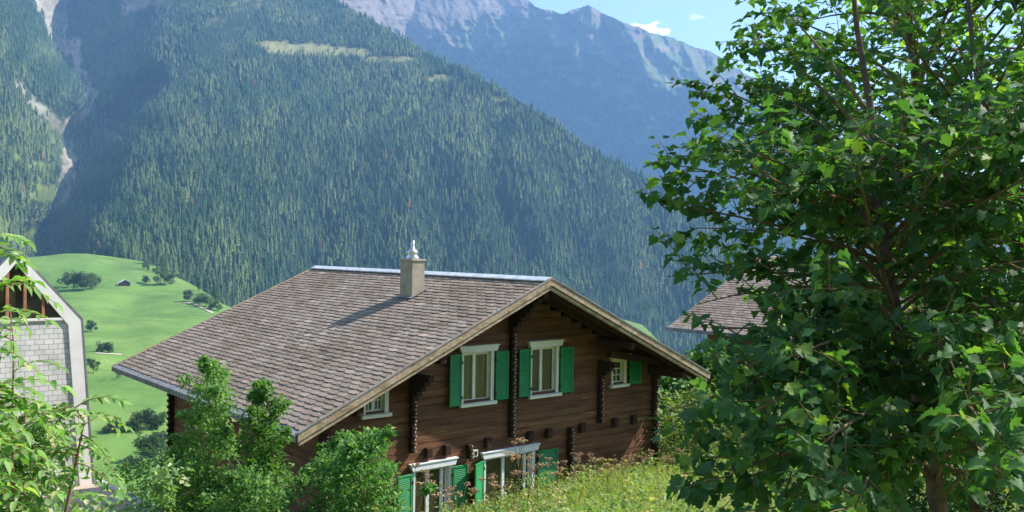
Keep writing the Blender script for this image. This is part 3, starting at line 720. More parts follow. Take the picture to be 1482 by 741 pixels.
# corner joints: crossing log ends with pale tips
def joint(u, z0, z1, wd=.12, proj=.17, y=WF, corb=0, name='log_joint'):
    mb = MB(); z = z0; i = 0
    while z < z1-.02:
        p = proj*(1 if i % 2 == 0 else .82)
        mb.bevbox(u-wd/2+(0 if i % 2 else .012), u+wd/2-(0 if i % 2 else .012), y-p, y-.008, Z(z)+.004, Z(z)+COURSE/2-.006, .01)
        z += COURSE/2; i += 1
    if corb:                                                    # stepped bracket carrying the purlin
        for k in range(corb):
            mb.box(u-wd*.6, u+wd*.6, y-proj-.02-.15*k, y-.008, Z(z1)+.125*k, Z(z1)+.125*(k+1)-.004)
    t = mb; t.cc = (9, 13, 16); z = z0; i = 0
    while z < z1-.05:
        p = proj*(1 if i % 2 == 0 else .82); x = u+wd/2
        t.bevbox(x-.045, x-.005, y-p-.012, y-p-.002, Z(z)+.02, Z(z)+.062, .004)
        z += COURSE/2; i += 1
    return mb.build(name, M['joint'], house, color=True)
joint(-.06, -4.62, -2.0, corb=7); joint(3.05, -4.62, -3.43, corb=4); joint(-2.97, -4.62, -3.43, corb=5)
joint(-1.34, -4.98, -4.62); joint(1.96, -7.2, -4.62); joint(5.3, -7.2, -4.62, wd=.16); joint(-5.2, -7.8, -3.9, wd=.16, corb=3)
joint(5.25, -4.6, -3.6, wd=.16, corb=2)
# rear left corner, seen along the eaves side
mb = MB(); t = MB(); z = -7.8; i = 0
while z < -3.55:
    p = .17 if i % 2 == 0 else .13
    mb.box(WL-p, WL-.01, WB-.16, WB-.02, Z(z)+.004, Z(z)+COURSE/2-.006); mb.box(WL-.02+.0, WL+.14, WB+.003, WB+p, Z(z)+.004, Z(z)+COURSE/2-.006)
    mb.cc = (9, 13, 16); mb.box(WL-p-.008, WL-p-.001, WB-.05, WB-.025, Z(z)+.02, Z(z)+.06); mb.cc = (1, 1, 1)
    z += COURSE/2; i += 1
for k in range(5): mb.box(WL-.2-.13*k, WL-.01, WB-.17, WB-.01, Z(-3.95)+.12*k, Z(-3.95)+.12*(k+1)-.004)
mb.build('log_joint', M['joint'], house, color=True)
# purlins and their brackets
for u in (0, 3.05, -2.97, 5.1, -5.0):
    zt = PZ-TP*abs(u)-.26
    mb = MB(); mb.box(u-.09, u+.09, .18, WF-.01, Z(zt-.2), Z(zt)); mb.box(u-.075, u+.075, .1, .177, Z(zt-.17), Z(zt-.02)); mb.build('purlin', M['beam'], house)
mb = MB(); mb.prism([(2.9, Z(-2.62)), (5.15, Z(-3.02)), (5.15, Z(-3.17)), (2.9, Z(-2.80))], .75, .9); mb.build('tie_beam', M['beam'], house)
# joist ends in a row between the storeys
for u in (-2.51,-1.99,-.77,.58,1.21,2.4,3.66,4.41,-4.1):
    mb = MB(); mb.bevbox(u-.085, u+.085, WF-.13, WF-.008, Z(-4.80), Z(-4.56), .015); mb.build('joist_end', M['beam'], house)
mb = MB(); mb.box(-2.2-.07, -2.06, WF-.1, WF-.008, Z(-2.1), Z(-1.95)); mb.build('vent_block', M['beam'], house)

# windows
def window(u0, u1, z0, z1, mull, m, lint=True, sill=True, over=.1, wall=-1, bars=0, gmat='curtain', handle=True):
    """casement window set back in its opening with a proud surround"""
    mb = MB(); y = WF; fr = .055
    # surround boards on the wall face
    mb.bevbox(u0-.03, u0+.03, y-.035, y+.12, Z(z0)+.0, Z(z1), .006); mb.bevbox(u1-.03, u1+.07, y-.035, y+.12, Z(z0), Z(z1), .006)
    f = mb.build('window', m, house)
    if lint:
        l = MB(); l.prism([(u0-.13, Z(z1)+.135), (u1+.16, Z(z1)+.135), (u1+.11, Z(z1)+.002), (u0-.08, Z(z1)+.002)], y-.10, y+.118); l.bevbox(u0-.15, u1+.18, y-.125, y-.008, Z(z1)+.137, Z(z1)+.165, .004); l.build('lintel', m, f)
    if sill:
        l = MB(); l.bevbox(u0-.10, u1+.12, y-.12, y+.12, Z(z0)-.085, Z(z0)-.003, .012); l.build('sill', m, f)
    c = MB(); ya, yb = y+.055, y+.10; w0, w1 = u0+.031, u1-.031
    c.box(w0, w1, ya, yb, Z(z1)-.075, Z(z1)-.002); c.box(w0, w1, ya, yb, Z(z0)+.002, Z(z0)+.075)
    edges = [w0] + mull + [w1]
    c.box(w0, w0+fr, ya+.002, yb, Z(z0)+.076, Z(z1)-.076); c.box(w1-fr, w1, ya+.002, yb, Z(z0)+.076, Z(z1)-.076)
    for q in mull: c.bevbox(q-.045, q+.045, ya-.012, yb, Z(z0)+.076, Z(z1)-.076, .008)
    for i in range(bars):
        zz = z0+.07 + (z1-z0-.14)*(i+1)/(bars+1); c.box(w0+fr, w1-fr, ya+.004, yb-.01, Z(zz)-.013, Z(zz)+.013)
    if bars:
        for a, b in zip(edges[:-1], edges[1:]): q = (a+b)/2; c.box(q-.012, q+.012, ya+.006, yb-.012, Z(z0)+.076, Z(z1)-.076)
    c.build('frame', m, f)
    g = MB(); g.box(w0+.01, w1-.01, yb-.018, yb-.008, Z(z0)+.02, Z(z1)-.02); g.build('pane', M[gmat], f)
    if handle:
        q = mull[-1] if mull else w1; h = MB(); h.box(q+.02 if False else w1-.03, w1-.015, ya-.03, ya+.001, Z((z0+z1)/2)-.06, Z((z0+z1)/2)+.06); h.build('handle', M['metal'], f)
    return f
def shutter(hinge_u, width, z0, z1, side, ang=4, split=True, dist=0):
    """louvred shutter folded back against the wall; side -1 = lies left of its hinge; ang = how far it stands off"""
    T = Matrix.Translation((hinge_u, WF-.05, 0)) @ Matrix.Rotation(R(-ang*side if side > 0 else ang), 4, 'Z')
    a, b = (0, width) if side > 0 else (-width, 0)
    mb = MB(); st = .055; t0, t1 = -.034, 0; zm = (z0+z1)/2 + .0
    mb.bevbox(a, a+st, t0, t1, Z(z0), Z(z1), .005, T); mb.bevbox(b-st, b, t0, t1, Z(z0), Z(z1), .005, T)
    rails = [(z0, z0+.08), (z1-.06, z1)] + ([(zm-.035, zm+.025)] if split else [])
    for q0, q1 in rails: mb.bevbox(a+st+.001, b-st-.001, t0+.002, t1, Z(q0), Z(q1), .005, T)
    rails.sort()
    s = mb.build('shutter', M['green'], house)
    lv = MB()
    for (_, lo), (hi, _) in zip(rails[:-1], rails[1:]):
        n = max(1, int((hi-lo)/.042)); st_ = (hi-lo)/n
        for k in range(n):
            zc = lo+(k+.5)*st_
            vs = [Vector(p) for p in ((a+st, t0+.006, Z(zc)-st_*.55), (b-st, t0+.006, Z(zc)-st_*.55), (b-st, t1-.006, Z(zc)+st_*.45), (a+st, t1-.006, Z(zc)+st_*.45),
                  (a+st, t0+.014, Z(zc)-st_*.62), (b-st, t0+.014, Z(zc)-st_*.62), (b-st, t1-.001, Z(zc)+st_*.38), (a+st, t1-.001, Z(zc)+st_*.38))]
            lv.add([T @ p for p in vs], [(0,1,2,3),(7,6,5,4),(0,4,5,1),(2,6,7,3)])
    lv.build('louvres', M['green'], s)
    for zz in (z0+.18, z1-.2): h = MB(); h.box(-.02, .02, t0-.012, t0+.03, Z(zz)-.035, Z(zz)+.035, T); h.build('hinge', M['iron'], s)
    xm = (a+b)/2
    for d in (-.08, .08): k = MB(); k.box(xm+d-.012, xm+d+.012, t0-.01, t1, Z(z0)-.05, Z(z0)-.002, T); k.build('shutter_catch', M['iron'], s)
    return s
window(-1.54, -.66, -3.66, -2.45, [-1.15], M['white'], gmat='curtain')
window(.61, 1.49, -3.66, -2.45, [1.0], M['white'], gmat='glass')
shutter(-1.60, .39, -3.68, -2.47, -1, 8); shutter(-.57, .39, -3.66, -2.47, 1, 3)
shutter(.56, .40, -3.66, -2.47, -1, 3); shutter(1.58, .42, -3.68, -2.5, 1, 5)
window(3.56, 4.05, -3.64, -2.98, [], M['white'], bars=2, handle=False, gmat='glass')
shutter(4.2, .45, -3.68, -2.96, 1, 4, split=False)
window(-4.19, -3.65, -3.64, -3.08, [-3.93], M['white'], bars=1, handle=False, gmat='glass')
window(-2.87, -1.87, -7.1, -5.05, [-2.45, -2.05], M['shade_white'], gmat='glass')
window(-.83, .71, -6.5, -5.05, [-.2, .5], M['shade_white'], gmat='glass', handle=False)
shutter(-1.82, .44, -6.9, -5.1, 1, 3, split=False); shutter(-.90, .50, -6.5, -5.08, -1, 28, split=False)
shutter(.86, .62, -6.5, -5.08, 1, 6, split=False); shutter(-2.95, .42, -6.9, -5.1, -1, 5, split=False)
mb = MB(); mb.bevbox(-1.2, -1.06, WF-.05, WF-.008, Z(-4.97), Z(-4.8), .008); f = mb.build('wall_lamp_box', M['white'], house)
mb = MB(); mb.box(-1.17, -1.09, WF-.056, WF-.051, Z(-4.94), Z(-4.83)); mb.build('cover_plate', M['glass'], f)

# chimney
cx, cy = -1.15, 4.14; cw = .17
ch = MB(); ch.box(cx-cw-.02, cx+cw+.02, cy-cw-.12, cy+cw+.12, Z(-1.7), Z(-.33)); c0 = ch.build('chimney', M['cement'], house)
m_ = MB(); m_.bevbox(cx-cw-.05, cx+cw+.05, cy-cw-.15, cy+cw+.15, Z(-.328), Z(-.27), .01); m_.build('chimney_cap', M['cement'], c0)
m_ = MB(); m_.lathe([(.16, Z(-.268)), (.17, Z(-.22)), (.115, Z(-.16)), (.135, Z(-.12)), (.15, Z(-.10)), (.10, Z(-.03)), (.055, Z(.0)), (.05, Z(.10)), (.045, Z(.21))], 20, (cx, cy)); m_.build('flue_cowl', M['steel'], c0, smooth=True)
m_ = MB(); m_.box(cx-cw-.09, cx+cw+.09, cy-cw-.2, cy+cw+.2, Z(-1.62), Z(-1.60)); 
for s, a, b in ((-1, cx-cw-.12, cx+cw+.12),): m_.prism([(a, Z(PZ+TP*a)+.07), (b, Z(PZ+TP*b)+.07), (b, Z(PZ+TP*b)+.055), (a, Z(PZ+TP*a)+.055)], cy-cw-.2, cy+cw+.2)
m_.build('chimney_flashing', M['gutter'], c0)

# ------------------------------------------------------------------ second chalet, behind the trees on the right
nb = Vector((6.02, 34., -2.84)); NB = -8.2
h2 = empty('neighbour_house', (nb.x, nb.y, NB), math.pi/2-AZ, label='reddish timber house with a brown tiled roof, half hidden behind the trees', cat='house')
run2, dep2, tp2 = 5.8, 8.2, .475; zr2 = nb.z-NB+tp2*run2
mb = MB(); T = Matrix.Translation((run2, -dep2, 0))
for sgn in (-1, 1):
    m1 = MB(); roof_tiles(m1, sgn, run2, 0, dep2, zr2, tp2, .17, .36, seed=20+sgn); m1.v = [tuple(T @ Vector(p)) for p in m1.v]; r2 = m1.build('roof', M['tile'], h2, color=True)
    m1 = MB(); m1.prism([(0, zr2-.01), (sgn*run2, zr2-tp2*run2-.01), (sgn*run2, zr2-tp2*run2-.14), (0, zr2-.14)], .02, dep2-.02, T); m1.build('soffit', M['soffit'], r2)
    m1 = MB(); m1.prism([(sgn*run2, zr2-tp2*run2+.03), (sgn*(run2+.1), zr2-tp2*run2), (sgn*(run2+.1), zr2-tp2*run2-.12), (sgn*run2, zr2-tp2*run2-.12)], -.02, dep2+.02, T); m1.build('gutter', M['gutter'], r2)
mb.box(run2-4.7, run2+4.7, -dep2+1., -1., 0, zr2-tp2*4.7-.15); mb.prism([(-4.7, zr2-tp2*4.7-.149), (4.7, zr2-tp2*4.7-.149), (0, zr2-.15)], 1.0, dep2-1.0, T); mb.build('wall', M['redwood'], h2)
for yy, zz in ((-5.5, 2.6), (-3.2, 2.6)):
    f = MB(); f.box(run2-4.76, run2-4.69, yy-.5, yy+.5, zz-.1, zz+1.2); w_ = f.build('window', M['white'], h2)
    f = MB(); f.box(run2-4.775, run2-4.765, yy-.42, yy+.42, zz, zz+1.1); f.build('pane', M['glass'], w_)
    for s in (-1, 1):
        f = MB(); f.box(run2-4.78, run2-4.74, yy+s*.8-.25, yy+s*.8+.25, zz-.1, zz+1.2); f.build('shutter', M['green'], h2)

# ------------------------------------------------------------------ pale block building on the left
a64 = R(50); B0 = Vector((-13.57, 29., -7.84))
lb = empty('block_building', B0, math.pi/2-a64, label='pale block-walled building with a glazed timber gable and white edge trim', cat='building')
zz = lambda z: z+7.84
OUT = [(-4.62, zz(-9)), (0.03, zz(-9)), (0., zz(-7.84)), (-.41, zz(-2.45)), (-2.31, zz(-.22)), (-4.21, zz(-2.45)), (-4.62, zz(-7.84))]
mb = MB(); WY = .12
INR = [(-.42, zz(-9)), (-.40, zz(-7.84)), (-.80, zz(-2.50)), (-3.82, zz(-2.50)), (-4.22, zz(-7.84)), (-4.22, zz(-9))]
# wall split round the small window
WN = (-1.44, -.72, -6.63, -6.07)
def edge_x(z): return -.40 - .40*(z+7.84)/5.34
z_b = [-9, WN[2], WN[3], -5.34, -2.46]
mb.prism([(-4.3, zz(-9)), (edge_x(-9)+.01, zz(-9)), (edge_x(WN[2])+.01, zz(WN[2])), (-4.3, zz(WN[2]))], WY, WY+.25)
mb.prism([(-4.3, zz(WN[2])), (WN[0], zz(WN[2])), (WN[0], zz(WN[3])), (-4.3, zz(WN[3]))], WY, WY+.25)
mb.prism([(WN[1], zz(WN[2])), (edge_x(WN[2])+.01, zz(WN[2])), (edge_x(WN[3])+.01, zz(WN[3])), (WN[1], zz(WN[3]))], WY, WY+.25)
mb.prism([(-4.3, zz(WN[3])), (edge_x(WN[3])+.01, zz(WN[3])), (edge_x(-2.46)+.01, zz(-2.46)), (-4.1, zz(-2.46))], WY, WY+.25)
mb.build('wall', M['block'], lb)
mb = MB(); mb.bevbox(-4.3, edge_x(-5.34)-.02, WY-.05, WY-.003, zz(-5.40), zz(-5.28), .01); mb.build('ledge', M['render'], lb); mb = MB(); mb.bevbox(-4.1, edge_x(-2.46)-.02, WY-.06, WY-.003, zz(-2.47), zz(-2.38), .01); mb.build('ledge', M['render'], lb)
# trim: sloping corner boards and gable band
mb = MB(); tw = .40
for s in (1, -1):
    def X(u): return u if s > 0 else -4.62-u
    mb.prism([(X(0.03), zz(-9)), (X(0), zz(-7.84)), (X(-.41), zz(-2.45)), (X(-.80), zz(-2.62)), (X(-.40), zz(-7.84)), (X(-.39), zz(-9))], .05, WY+.3)
    mb.prism([(X(-.41), zz(-2.448)), (X(-2.31), zz(-.22)), (X(-2.31), zz(-.64)), (X(-.80), zz(-2.618))], .05, WY+.3)
mb.build('edge_trim', M['render'], lb)
mb = MB()
mb.prism([(0.05, zz(-7.84)), (-.36, zz(-2.43)), (-2.31, zz(-.17)), (-2.31, zz(-.217)), (-.405, zz(-2.449)), (0.002, zz(-7.84))], .035, 5)
mb.prism([(-4.67, zz(-7.84)), (-4.26, zz(-2.43)), (-2.31, zz(-.17)), (-2.31, zz(-.217)), (-4.215, zz(-2.449)), (-4.622, zz(-7.84))], .035, 5)
mb.build('roof_edge', M['gutter'], lb)
mb = MB(); mb.prism([(-.05, zz(-9)), (-.05, zz(-7.84)), (-.45, zz(-2.5)), (-2.31, zz(-.3)), (-4.17, zz(-2.5)), (-4.57, zz(-7.84)), (-4.57, zz(-9))], WY+.55, 5); mb.build('shell', M['render'], lb)
g = MB(); g.prism([(-.9, zz(-2.44)), (-2.31, zz(-.72)), (-3.72, zz(-2.44))], WY+.1, WY+.12); gl = g.build('gable_glazing', M['glass'], lb)
for u in (-.94, -1.52, -2.04, -2.31-.22, -3.1, -3.65):
    top = -.66-abs(u+2.31)*1.25; f = MB(); f.bevbox(u-.045, u+.045, WY+.0, WY+.098, zz(-2.40), zz(top)+.1, .008); f.build('mullion', M['orangewood'], gl)
f = MB(); f.bevbox(-3.2, -1.42, WY+.01, WY+.097, zz(-1.32), zz(-1.25), .006); f.build('transom', M['orangewood'], gl)
f = MB(); u0, u1, q0, q1 = WN; f.box(u0, u0+.04, WY+.04, WY+.1, zz(q0), zz(q1)); f.box(u1-.04, u1, WY+.04, WY+.1, zz(q0), zz(q1)); f.box(u0+.04, u1-.04, WY+.04, WY+.1, zz(q1)-.04, zz(q1)); f.box(u0+.04, u1-.04, WY+.04, WY+.1, zz(q0), zz(q0)+.04); f.box((u0+u1)/2-.04, (u0+u1)/2+.04, WY+.04, WY+.1, zz(q0)+.04, zz(q1)-.04)
f = f.build('window', M['orangewood'], lb); g = MB(); g.box(u0+.02, u1-.02, WY+.101, WY+.11, zz(q0)+.01, zz(q1)-.01); g.build('pane', M['glass'], f)
# gravel terrace with a pale kerb in front of it
tr = MB(); tr.v = [(-22,22,-7.86),(-10.2,22,-7.86),(-10.35,26.15,-7.86),(-13.5,29.2,-7.86),(-22,33,-7.86),(-22,22,-9.5),(-10.2,22,-9.5),(-10.35,26.15,-9.5),(-13.5,29.2,-9.5),(-22,33,-9.5)]
tr.c = [(1,1,1)]*10; tr.f = [(0,1,2,3,4),(0,5,6,1),(1,6,7,2),(2,7,8,3),(3,8,9,4)]
tag(tr.build('gravel_terrace', M['gravel']), kind='structure')
kb = empty('terrace_kerb', (-13.5, 29.2, -7.86), math.atan2(-3.05, 3.15), label='pale concrete kerb edging the gravel terrace beside the meadow', cat='kerb')
mb = MB()
for k in range(5): mb.bevbox(.9*k, .9*k+.892, -.10, .10, -.35, .09, .012)
mb.build('kerb_stones', M['kerb'], kb)

# ------------------------------------------------------------------ broad-leaved trees in front on the right
def vec(a): return np.array(a, float)
def bez(p0, p1, sag, n=6):
    """curved limb from p0 to p1, leaving the trunk steeply"""
    mid = (p0+p1)/2 + sag; t = np.linspace(0, 1, n)[:, None]
    return (1-t)**2*p0 + 2*t*(1-t)*mid + t*t*p1
OUTL = lerpf([(-400,1130),(-100,1125),(0,1108),(25,1062),(45,1052),(80,1082),(95,1062),(105,1008),(135,1002),(160,1005),(200,1005),(215,935),(260,945),(310,955),(335,990),(365,1000),(390,975),(420,985),(480,985),(510,1000),(540,1015),(560,1010),(590,965),(615,965),(650,1040),(690,1010),(741,1005),(2000,1005)])
def pix(p):
    x, y, z = p; c, s = math.cos(PITCH), math.sin(PITCH); y2 = c*y+s*z; z2 = -s*y+c*z
    if y2 < .3: return 2000, 0
    X = F_PX*x/y2; Y = -F_PX*z2/y2; c, s = math.cos(ROLL), math.sin(ROLL)
    return 741+c*X-s*Y, 370.5+s*X+c*Y
def reach(p, m):
    """does a branch end stay m px inside the crown's left outline?"""
    a, b = pix(p); return a > OUTL(b)+m
def broadleaf(name, label, trunk, r0, limbs, leaf, c1, c2, c3, pc, twigs=(7, 5), twlen=(.25, .6), mats='darkleaf', group=None, kind='maple', seed=1, rstem=.018, cat='tree', drop=.35):
    """trunk = list of points; limbs = list of (height fraction on trunk, tip)"""
    rg = np.random.default_rng(seed)
    base = vec(trunk[0]); root = empty(name, tuple(base), label=label, cat=cat, group=group)
    T = [vec(p)-base for p in trunk]; n = len(T)
    w = MB(); w.tube([tuple(p) for p in T], [r0*(1-.8*i/(n-1)) for i in range(n)], 9); w.build('trunk', M['bark'], root, smooth=True)
    b = MB(); P = []; D = []
    tw = b
    seg = np.array(T)
    for fr, tip in limbs:
        q = fr*(n-1); i = min(int(q), n-2); p0 = seg[i]*(1-(q-i)) + seg[i+1]*(q-i); p1 = vec(tip)-base
        L_ = np.linalg.norm(p1-p0); sag = vec((rg.normal(0,.05), rg.normal(0,.05), .10))*L_
        pts = bez(p0, p1, sag, 7); last = 3
        m = max(2, int(twigs[0]*L_/1.6))
        for k in range(m+1):
            t = .25+.75*k/m if k < m else 1.; j = min(int(t*6), 5); c = pts[j]*(1-(t*6-j)) + pts[j+1]*(t*6-j); ax = pts[j+1]-pts[j]; ax /= np.linalg.norm(ax)+1e-9
            s = rg.normal(size=3); s -= s.dot(ax)*ax; s /= np.linalg.norm(s); d = ax*(.7 if k < m else 1.6)+s*.9; d[2] += .15; d /= np.linalg.norm(d)
            l = rg.uniform(*twlen); e = c+d*l
            if not reach(e+base, -45): continue
            ea, eb = pix(e+base)
            tx = np.interp(eb, [100,170,280,380,490,600,720], [1250,1262,1272,1284,1302,1338,1356])
            if name == 'sycamore_tree' and 150 < eb < 720 and abs(ea-tx) < 26 and rg.random() < .65: continue      # the leafless stretch of trunk
            if 955 < ea < 1078 and 390 < eb < 485 and rg.random() < .8: continue   # the gap through which the neighbour's roof shows
            md = c+d*l*.5+vec((0,0,.04*l))
            last = max(last, min(6, j+1) if t < .97 else 6)
            tw.tube([tuple(c), tuple(md), tuple(e)], [.005, .0035, .002], 4, cap=False)
            for q_ in range(twigs[1]):
                f_ = (q_+.7)/twigs[1]; pp = c*(1-f_)+e*f_
                for sd in (-1, 1):
                    dd = d*.45 + sd*np.cross(d, vec((rg.normal(0,.25), rg.normal(0,.25), 1))) + rg.normal(0,.3,3); dd[2] -= drop; dd /= np.linalg.norm(dd)
                    pet = leaf*rg.uniform(.4,.8); P.append(pp+dd*pet); D.append(dd)
                    if leaf > .08: tw.tube([tuple(pp), tuple(pp+dd*pet)], [.0018, .0012], 3, cap=False)
        b.tube([tuple(p) for p in pts[:last+1]], [max(.004, rstem*(1-.82*k/6)*min(1.4, L_/1.6)) for k in range(last+1)], 5)
    b.build('limbs', M['twig'], root, smooth=True)
    P = np.array(P); D = np.array(D); k = len(P)
    sz = leaf*rg.uniform(.6, 1.25, k)
    V, Fc, C = leaves(P, D, up_normals(k, .55), sz, mixcol(k, c1, c2, c3, pc), kind)
    np_mesh('foliage', V, Fc, M[mats], root, colors=C)
    return root, k
def auto_limbs(trunk, n, f0, f1, length, up=(.1,.7), seed=0, az=None):
    rg = random.Random(seed); out = []; seg = [vec(p) for p in trunk]; m = len(seg)
    for i in range(n):
        fr = f0+(f1-f0)*(i+.5)/n; q = fr*(m-1); j = min(int(q), m-2); p = seg[j]*(1-(q-j))+seg[j+1]*(q-j)
        a = (i*2.39996+rg.uniform(-.3,.3)) if az is None else rg.uniform(*az); l = length*rg.uniform(.7,1.15)*(1-.35*max(0, fr-.6)/.4); e = rg.uniform(*up)
        tip = (p+vec((math.cos(a)*math.cos(e), math.sin(a)*math.cos(e), math.sin(e)))*l)
        if reach(tip, 130): out.append((fr, tip))
    return out
A = lambda px, py, y: tuple(at(px, py, y))
# main sycamore: trunk seen from the lower right up to the middle
gz = lambda x, y: float(g_z(np.array([x]), np.array([y]))[0])
tr1 = [(3.05, 5.9, gz(3.05,5.9)-.1), A(1356,720,5.9), A(1338,600,6.), A(1302,490,6.), A(1284,380,6.05), A(1272,280,6.1), A(1262,170,6.2), A(1240,40,6.3), A(1225,-120,6.4)]
left = [(.55,A(950,235,6.6)),(.55,A(1000,225,6.2)),(.5,A(962,300,6.4)),(.5,A(1010,330,6.6)),(.62,A(1015,120,7.4)),(.6,A(1050,170,7.)),(.45,A(965,400,6.)),(.45,A(1010,440,5.6)),
 (.35,A(985,480,5.4)),(.3,A(985,590,4.9)),(.3,A(1050,530,4.8)),(.25,A(1060,640,4.8)),(.2,A(1030,715,4.9)),(.22,A(1050,690,4.6)),(.3,A(1080,600,4.5)),(.4,A(1060,500,5.2)),
 (.7,A(1085,50,7.5)),(.75,A(1120,0,7.2)),(.6,A(1090,240,6.4)),(.65,A(1120,130,6.8)),(.2,A(1120,735,4.4)),(.25,A(1180,650,4.2)),(.35,A(1150,520,4.6)),(.2,A(1240,735,4.1)),(.42,A(1200,420,4.9)),(.25,A(1420,610,4.)),(.3,A(1450,520,4.6)),(.2,A(1455,700,3.9))]
r_, k1 = broadleaf('sycamore_tree', 'sycamore with large dark leaves and a leaning reddish trunk, nearest on the right', tr1, .065,
   left + auto_limbs(tr1, 84, .12, .7, 1.45, (0,.8), 5), .077, (.055,.13,.05), (.11,.21,.07), (.2,.3,.06), .12, twigs=(9,7), twlen=(.2,.45), seed=4)  # the share of brighter leaves stands in for sunlit ones along the outline
# the second, taller and farther back, its backlit look put into brighter leaf colours
tr2 = [(5.6,10.5,gz(5.6,10.5)-.1), A(1400,620,10.5), A(1380,400,10.6), A(1330,150,10.7), A(1300,-80,10.8), A(1280,-350,11)]
l2 = [(.75,A(1140,-20,9.8)),(.7,A(1170,30,9.6)),(.65,A(1150,80,9.8)),(.62,A(1100,95,10)),(.55,A(1060,120,10)),(.55,A(1040,180,10)),(.5,A(1120,170,9.6)),(.45,A(1060,250,9.8)),(.4,A(1080,330,9.6)),(.75,A(1300,20,9.6)),(.8,A(1380,40,9.6)),(.6,A(1120,20,10.5)),(.6,A(1090,60,10.2)),(.5,A(1130,120,10.)),(.55,A(1180,60,10)),(.45,A(1110,200,10.2)),(.7,A(1150,-60,10.3)),(.4,A(1150,300,9.8)),(.35,A(1180,400,9.8)),(.7,A(1230,-40,10)),(.6,A(1230,80,9.8)),(.4,A(1110,560,9.6)),(.3,A(1150,650,9.4))]
r_, k2 = broadleaf('maple_tree', 'taller bright-topped maple rising behind the dark sycamore to the top edge', tr2, .10,
   l2 + auto_limbs(tr2, 125, .12, 1., 2.8, (.0,.9), 8), .092, (.08,.17,.045), (.16,.28,.06), (.25,.36,.07), .22, twigs=(6,4), twlen=(.3,.65), seed=6, mats='brightleaf', rstem=.022)
# third at the right edge
tr3 = [(4.9,7.2,gz(4.9,7.2)-.1), A(1500,500,7.2), A(1470,330,7.2), A(1440,230,7.3), A(1410,90,7.4), A(1395,-60,7.5)]
r_, k3 = broadleaf('field_maple', 'dark leafy maple at the right edge, its stem slanting up from the corner', tr3, .06,
   auto_limbs(tr3, 60, .1, .72, 1.6, (0,.8), 12) + [(.2,A(1440,660,6.)),(.3,A(1430,560,6.)),(.3,A(1400,470,6.2)),(.15,A(1380,720,6.2))], .08, (.05,.12,.045), (.10,.20,.06), (.12,.2,.04), .08, twigs=(6,4), twlen=(.2,.5), seed=9)
print('tree leaves', k1, k2, k3)
tr4 = [(6.3, 8.3, gz(6.3,8.3)-.1), (6.3,8.3,-1.), (6.2,8.2,1.), (6.1,8.1,3.), (6.0,8.1,4.6)]  # tree added beyond the right edge to shade the lower foliage
broadleaf('field_maple', 'maple added beyond the right edge for its shade, branches reaching in', tr4, .08, auto_limbs(tr4, 80, .15, 1., 2.1, (0,.8), 14), .11, (.035,.085,.03), (.065,.14,.045), (.12,.2,.04), .08, twigs=(6,4), twlen=(.25,.6), seed=15)
# shrub at the right corner of the chalet, pale sunlit leaves
def shrub(name, label, px, py, y, w_, h_, n, leaf, c1, c2, c3, pc, seed, lean=0, kind='small', lobes=12, prof=None, mats='leaf', stems=7, group=None):
    """multi-stemmed shrub standing at (px,y); prof(t) gives its half width at height fraction t"""
    rg = np.random.default_rng(seed); b = at(px, py, y); z0 = gz(b.x, b.y); root = empty(name, (b.x, b.y, z0-.05), label=label, cat='shrub', group=group)
    H_ = h_ = (at(px, h_, y).z - z0)*1.0; prof = prof or (lambda t: math.sqrt(max(0, 1-(2*t-1)**2*.9)))
    P = []
    cl = []
    for i in range(lobes):
        t = (i+.5)/lobes; a = i*2.4+rg.uniform(-.4,.4); rr = prof(t)*w_/2*rg.uniform(.25,.75); cl.append((vec((rr*math.cos(a)+lean*t, rr*math.sin(a), t*H_*.93)), max(.16, prof(t)*w_/2*rg.uniform(.45,.7))))
    for i in range(lobes):
        c, r = cl[i]; q = c*vec((1,1,0)); q = q/(np.linalg.norm(q)+1e-6)+rg.normal(0,.35,3)*vec((1,1,0)); o_ = c + q*r*rg.uniform(.8,1.3) + vec((0,0,r*rg.uniform(0,.9)))
        cl.append((o_, r*rg.uniform(.22,.42)))
    for i in range(n):
        c, r = cl[rg.integers(lobes) if rg.random() < .8 else lobes+rg.integers(lobes)]; v = rg.normal(size=3); v /= np.linalg.norm(v); P.append(c+v*r*rg.uniform(.35,1.08)*vec((1,1,.95)))
    P = np.array(P); P = P[P[:, 2] > .02]; k = len(P)
    D = rand_dirs(k, -.75, .35)
    V, Fc, C = leaves(P, D, up_normals(k, .75), leaf*rg.uniform(.6,1.25,k), mixcol(k, c1, c2, c3, pc), kind)
    np_mesh('foliage', V, Fc, M[mats], root, colors=C)
    s = MB()
    for i in range(stems):
        c, r = cl[rg.integers(lobes)]; s.tube([(rg.normal(0,.05), rg.normal(0,.05), 0), tuple(c*vec((.4,.4,.55))), tuple(c)], [.025, .015, .005], 5)
    s.build('stems', M['twig'], root)
    return root
G1, G2, G3 = (.10,.21,.06), (.19,.32,.095), (.34,.40,.15)
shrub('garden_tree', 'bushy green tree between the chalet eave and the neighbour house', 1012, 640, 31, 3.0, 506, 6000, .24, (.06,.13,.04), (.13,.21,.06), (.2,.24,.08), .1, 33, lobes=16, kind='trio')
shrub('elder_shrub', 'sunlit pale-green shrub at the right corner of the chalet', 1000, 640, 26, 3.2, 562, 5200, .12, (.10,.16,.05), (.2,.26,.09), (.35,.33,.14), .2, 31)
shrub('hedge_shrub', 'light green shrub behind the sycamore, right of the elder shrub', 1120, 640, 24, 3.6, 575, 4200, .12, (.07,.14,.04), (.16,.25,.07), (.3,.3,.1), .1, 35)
shrub('hedge_shrub', 'shaded shrub at the foot of the maple, far right', 1330, 650, 15, 4.2, 520, 4500, .12, (.04,.09,.03), (.10,.18,.05), (.2,.26,.07), .08, 36, kind='trio')
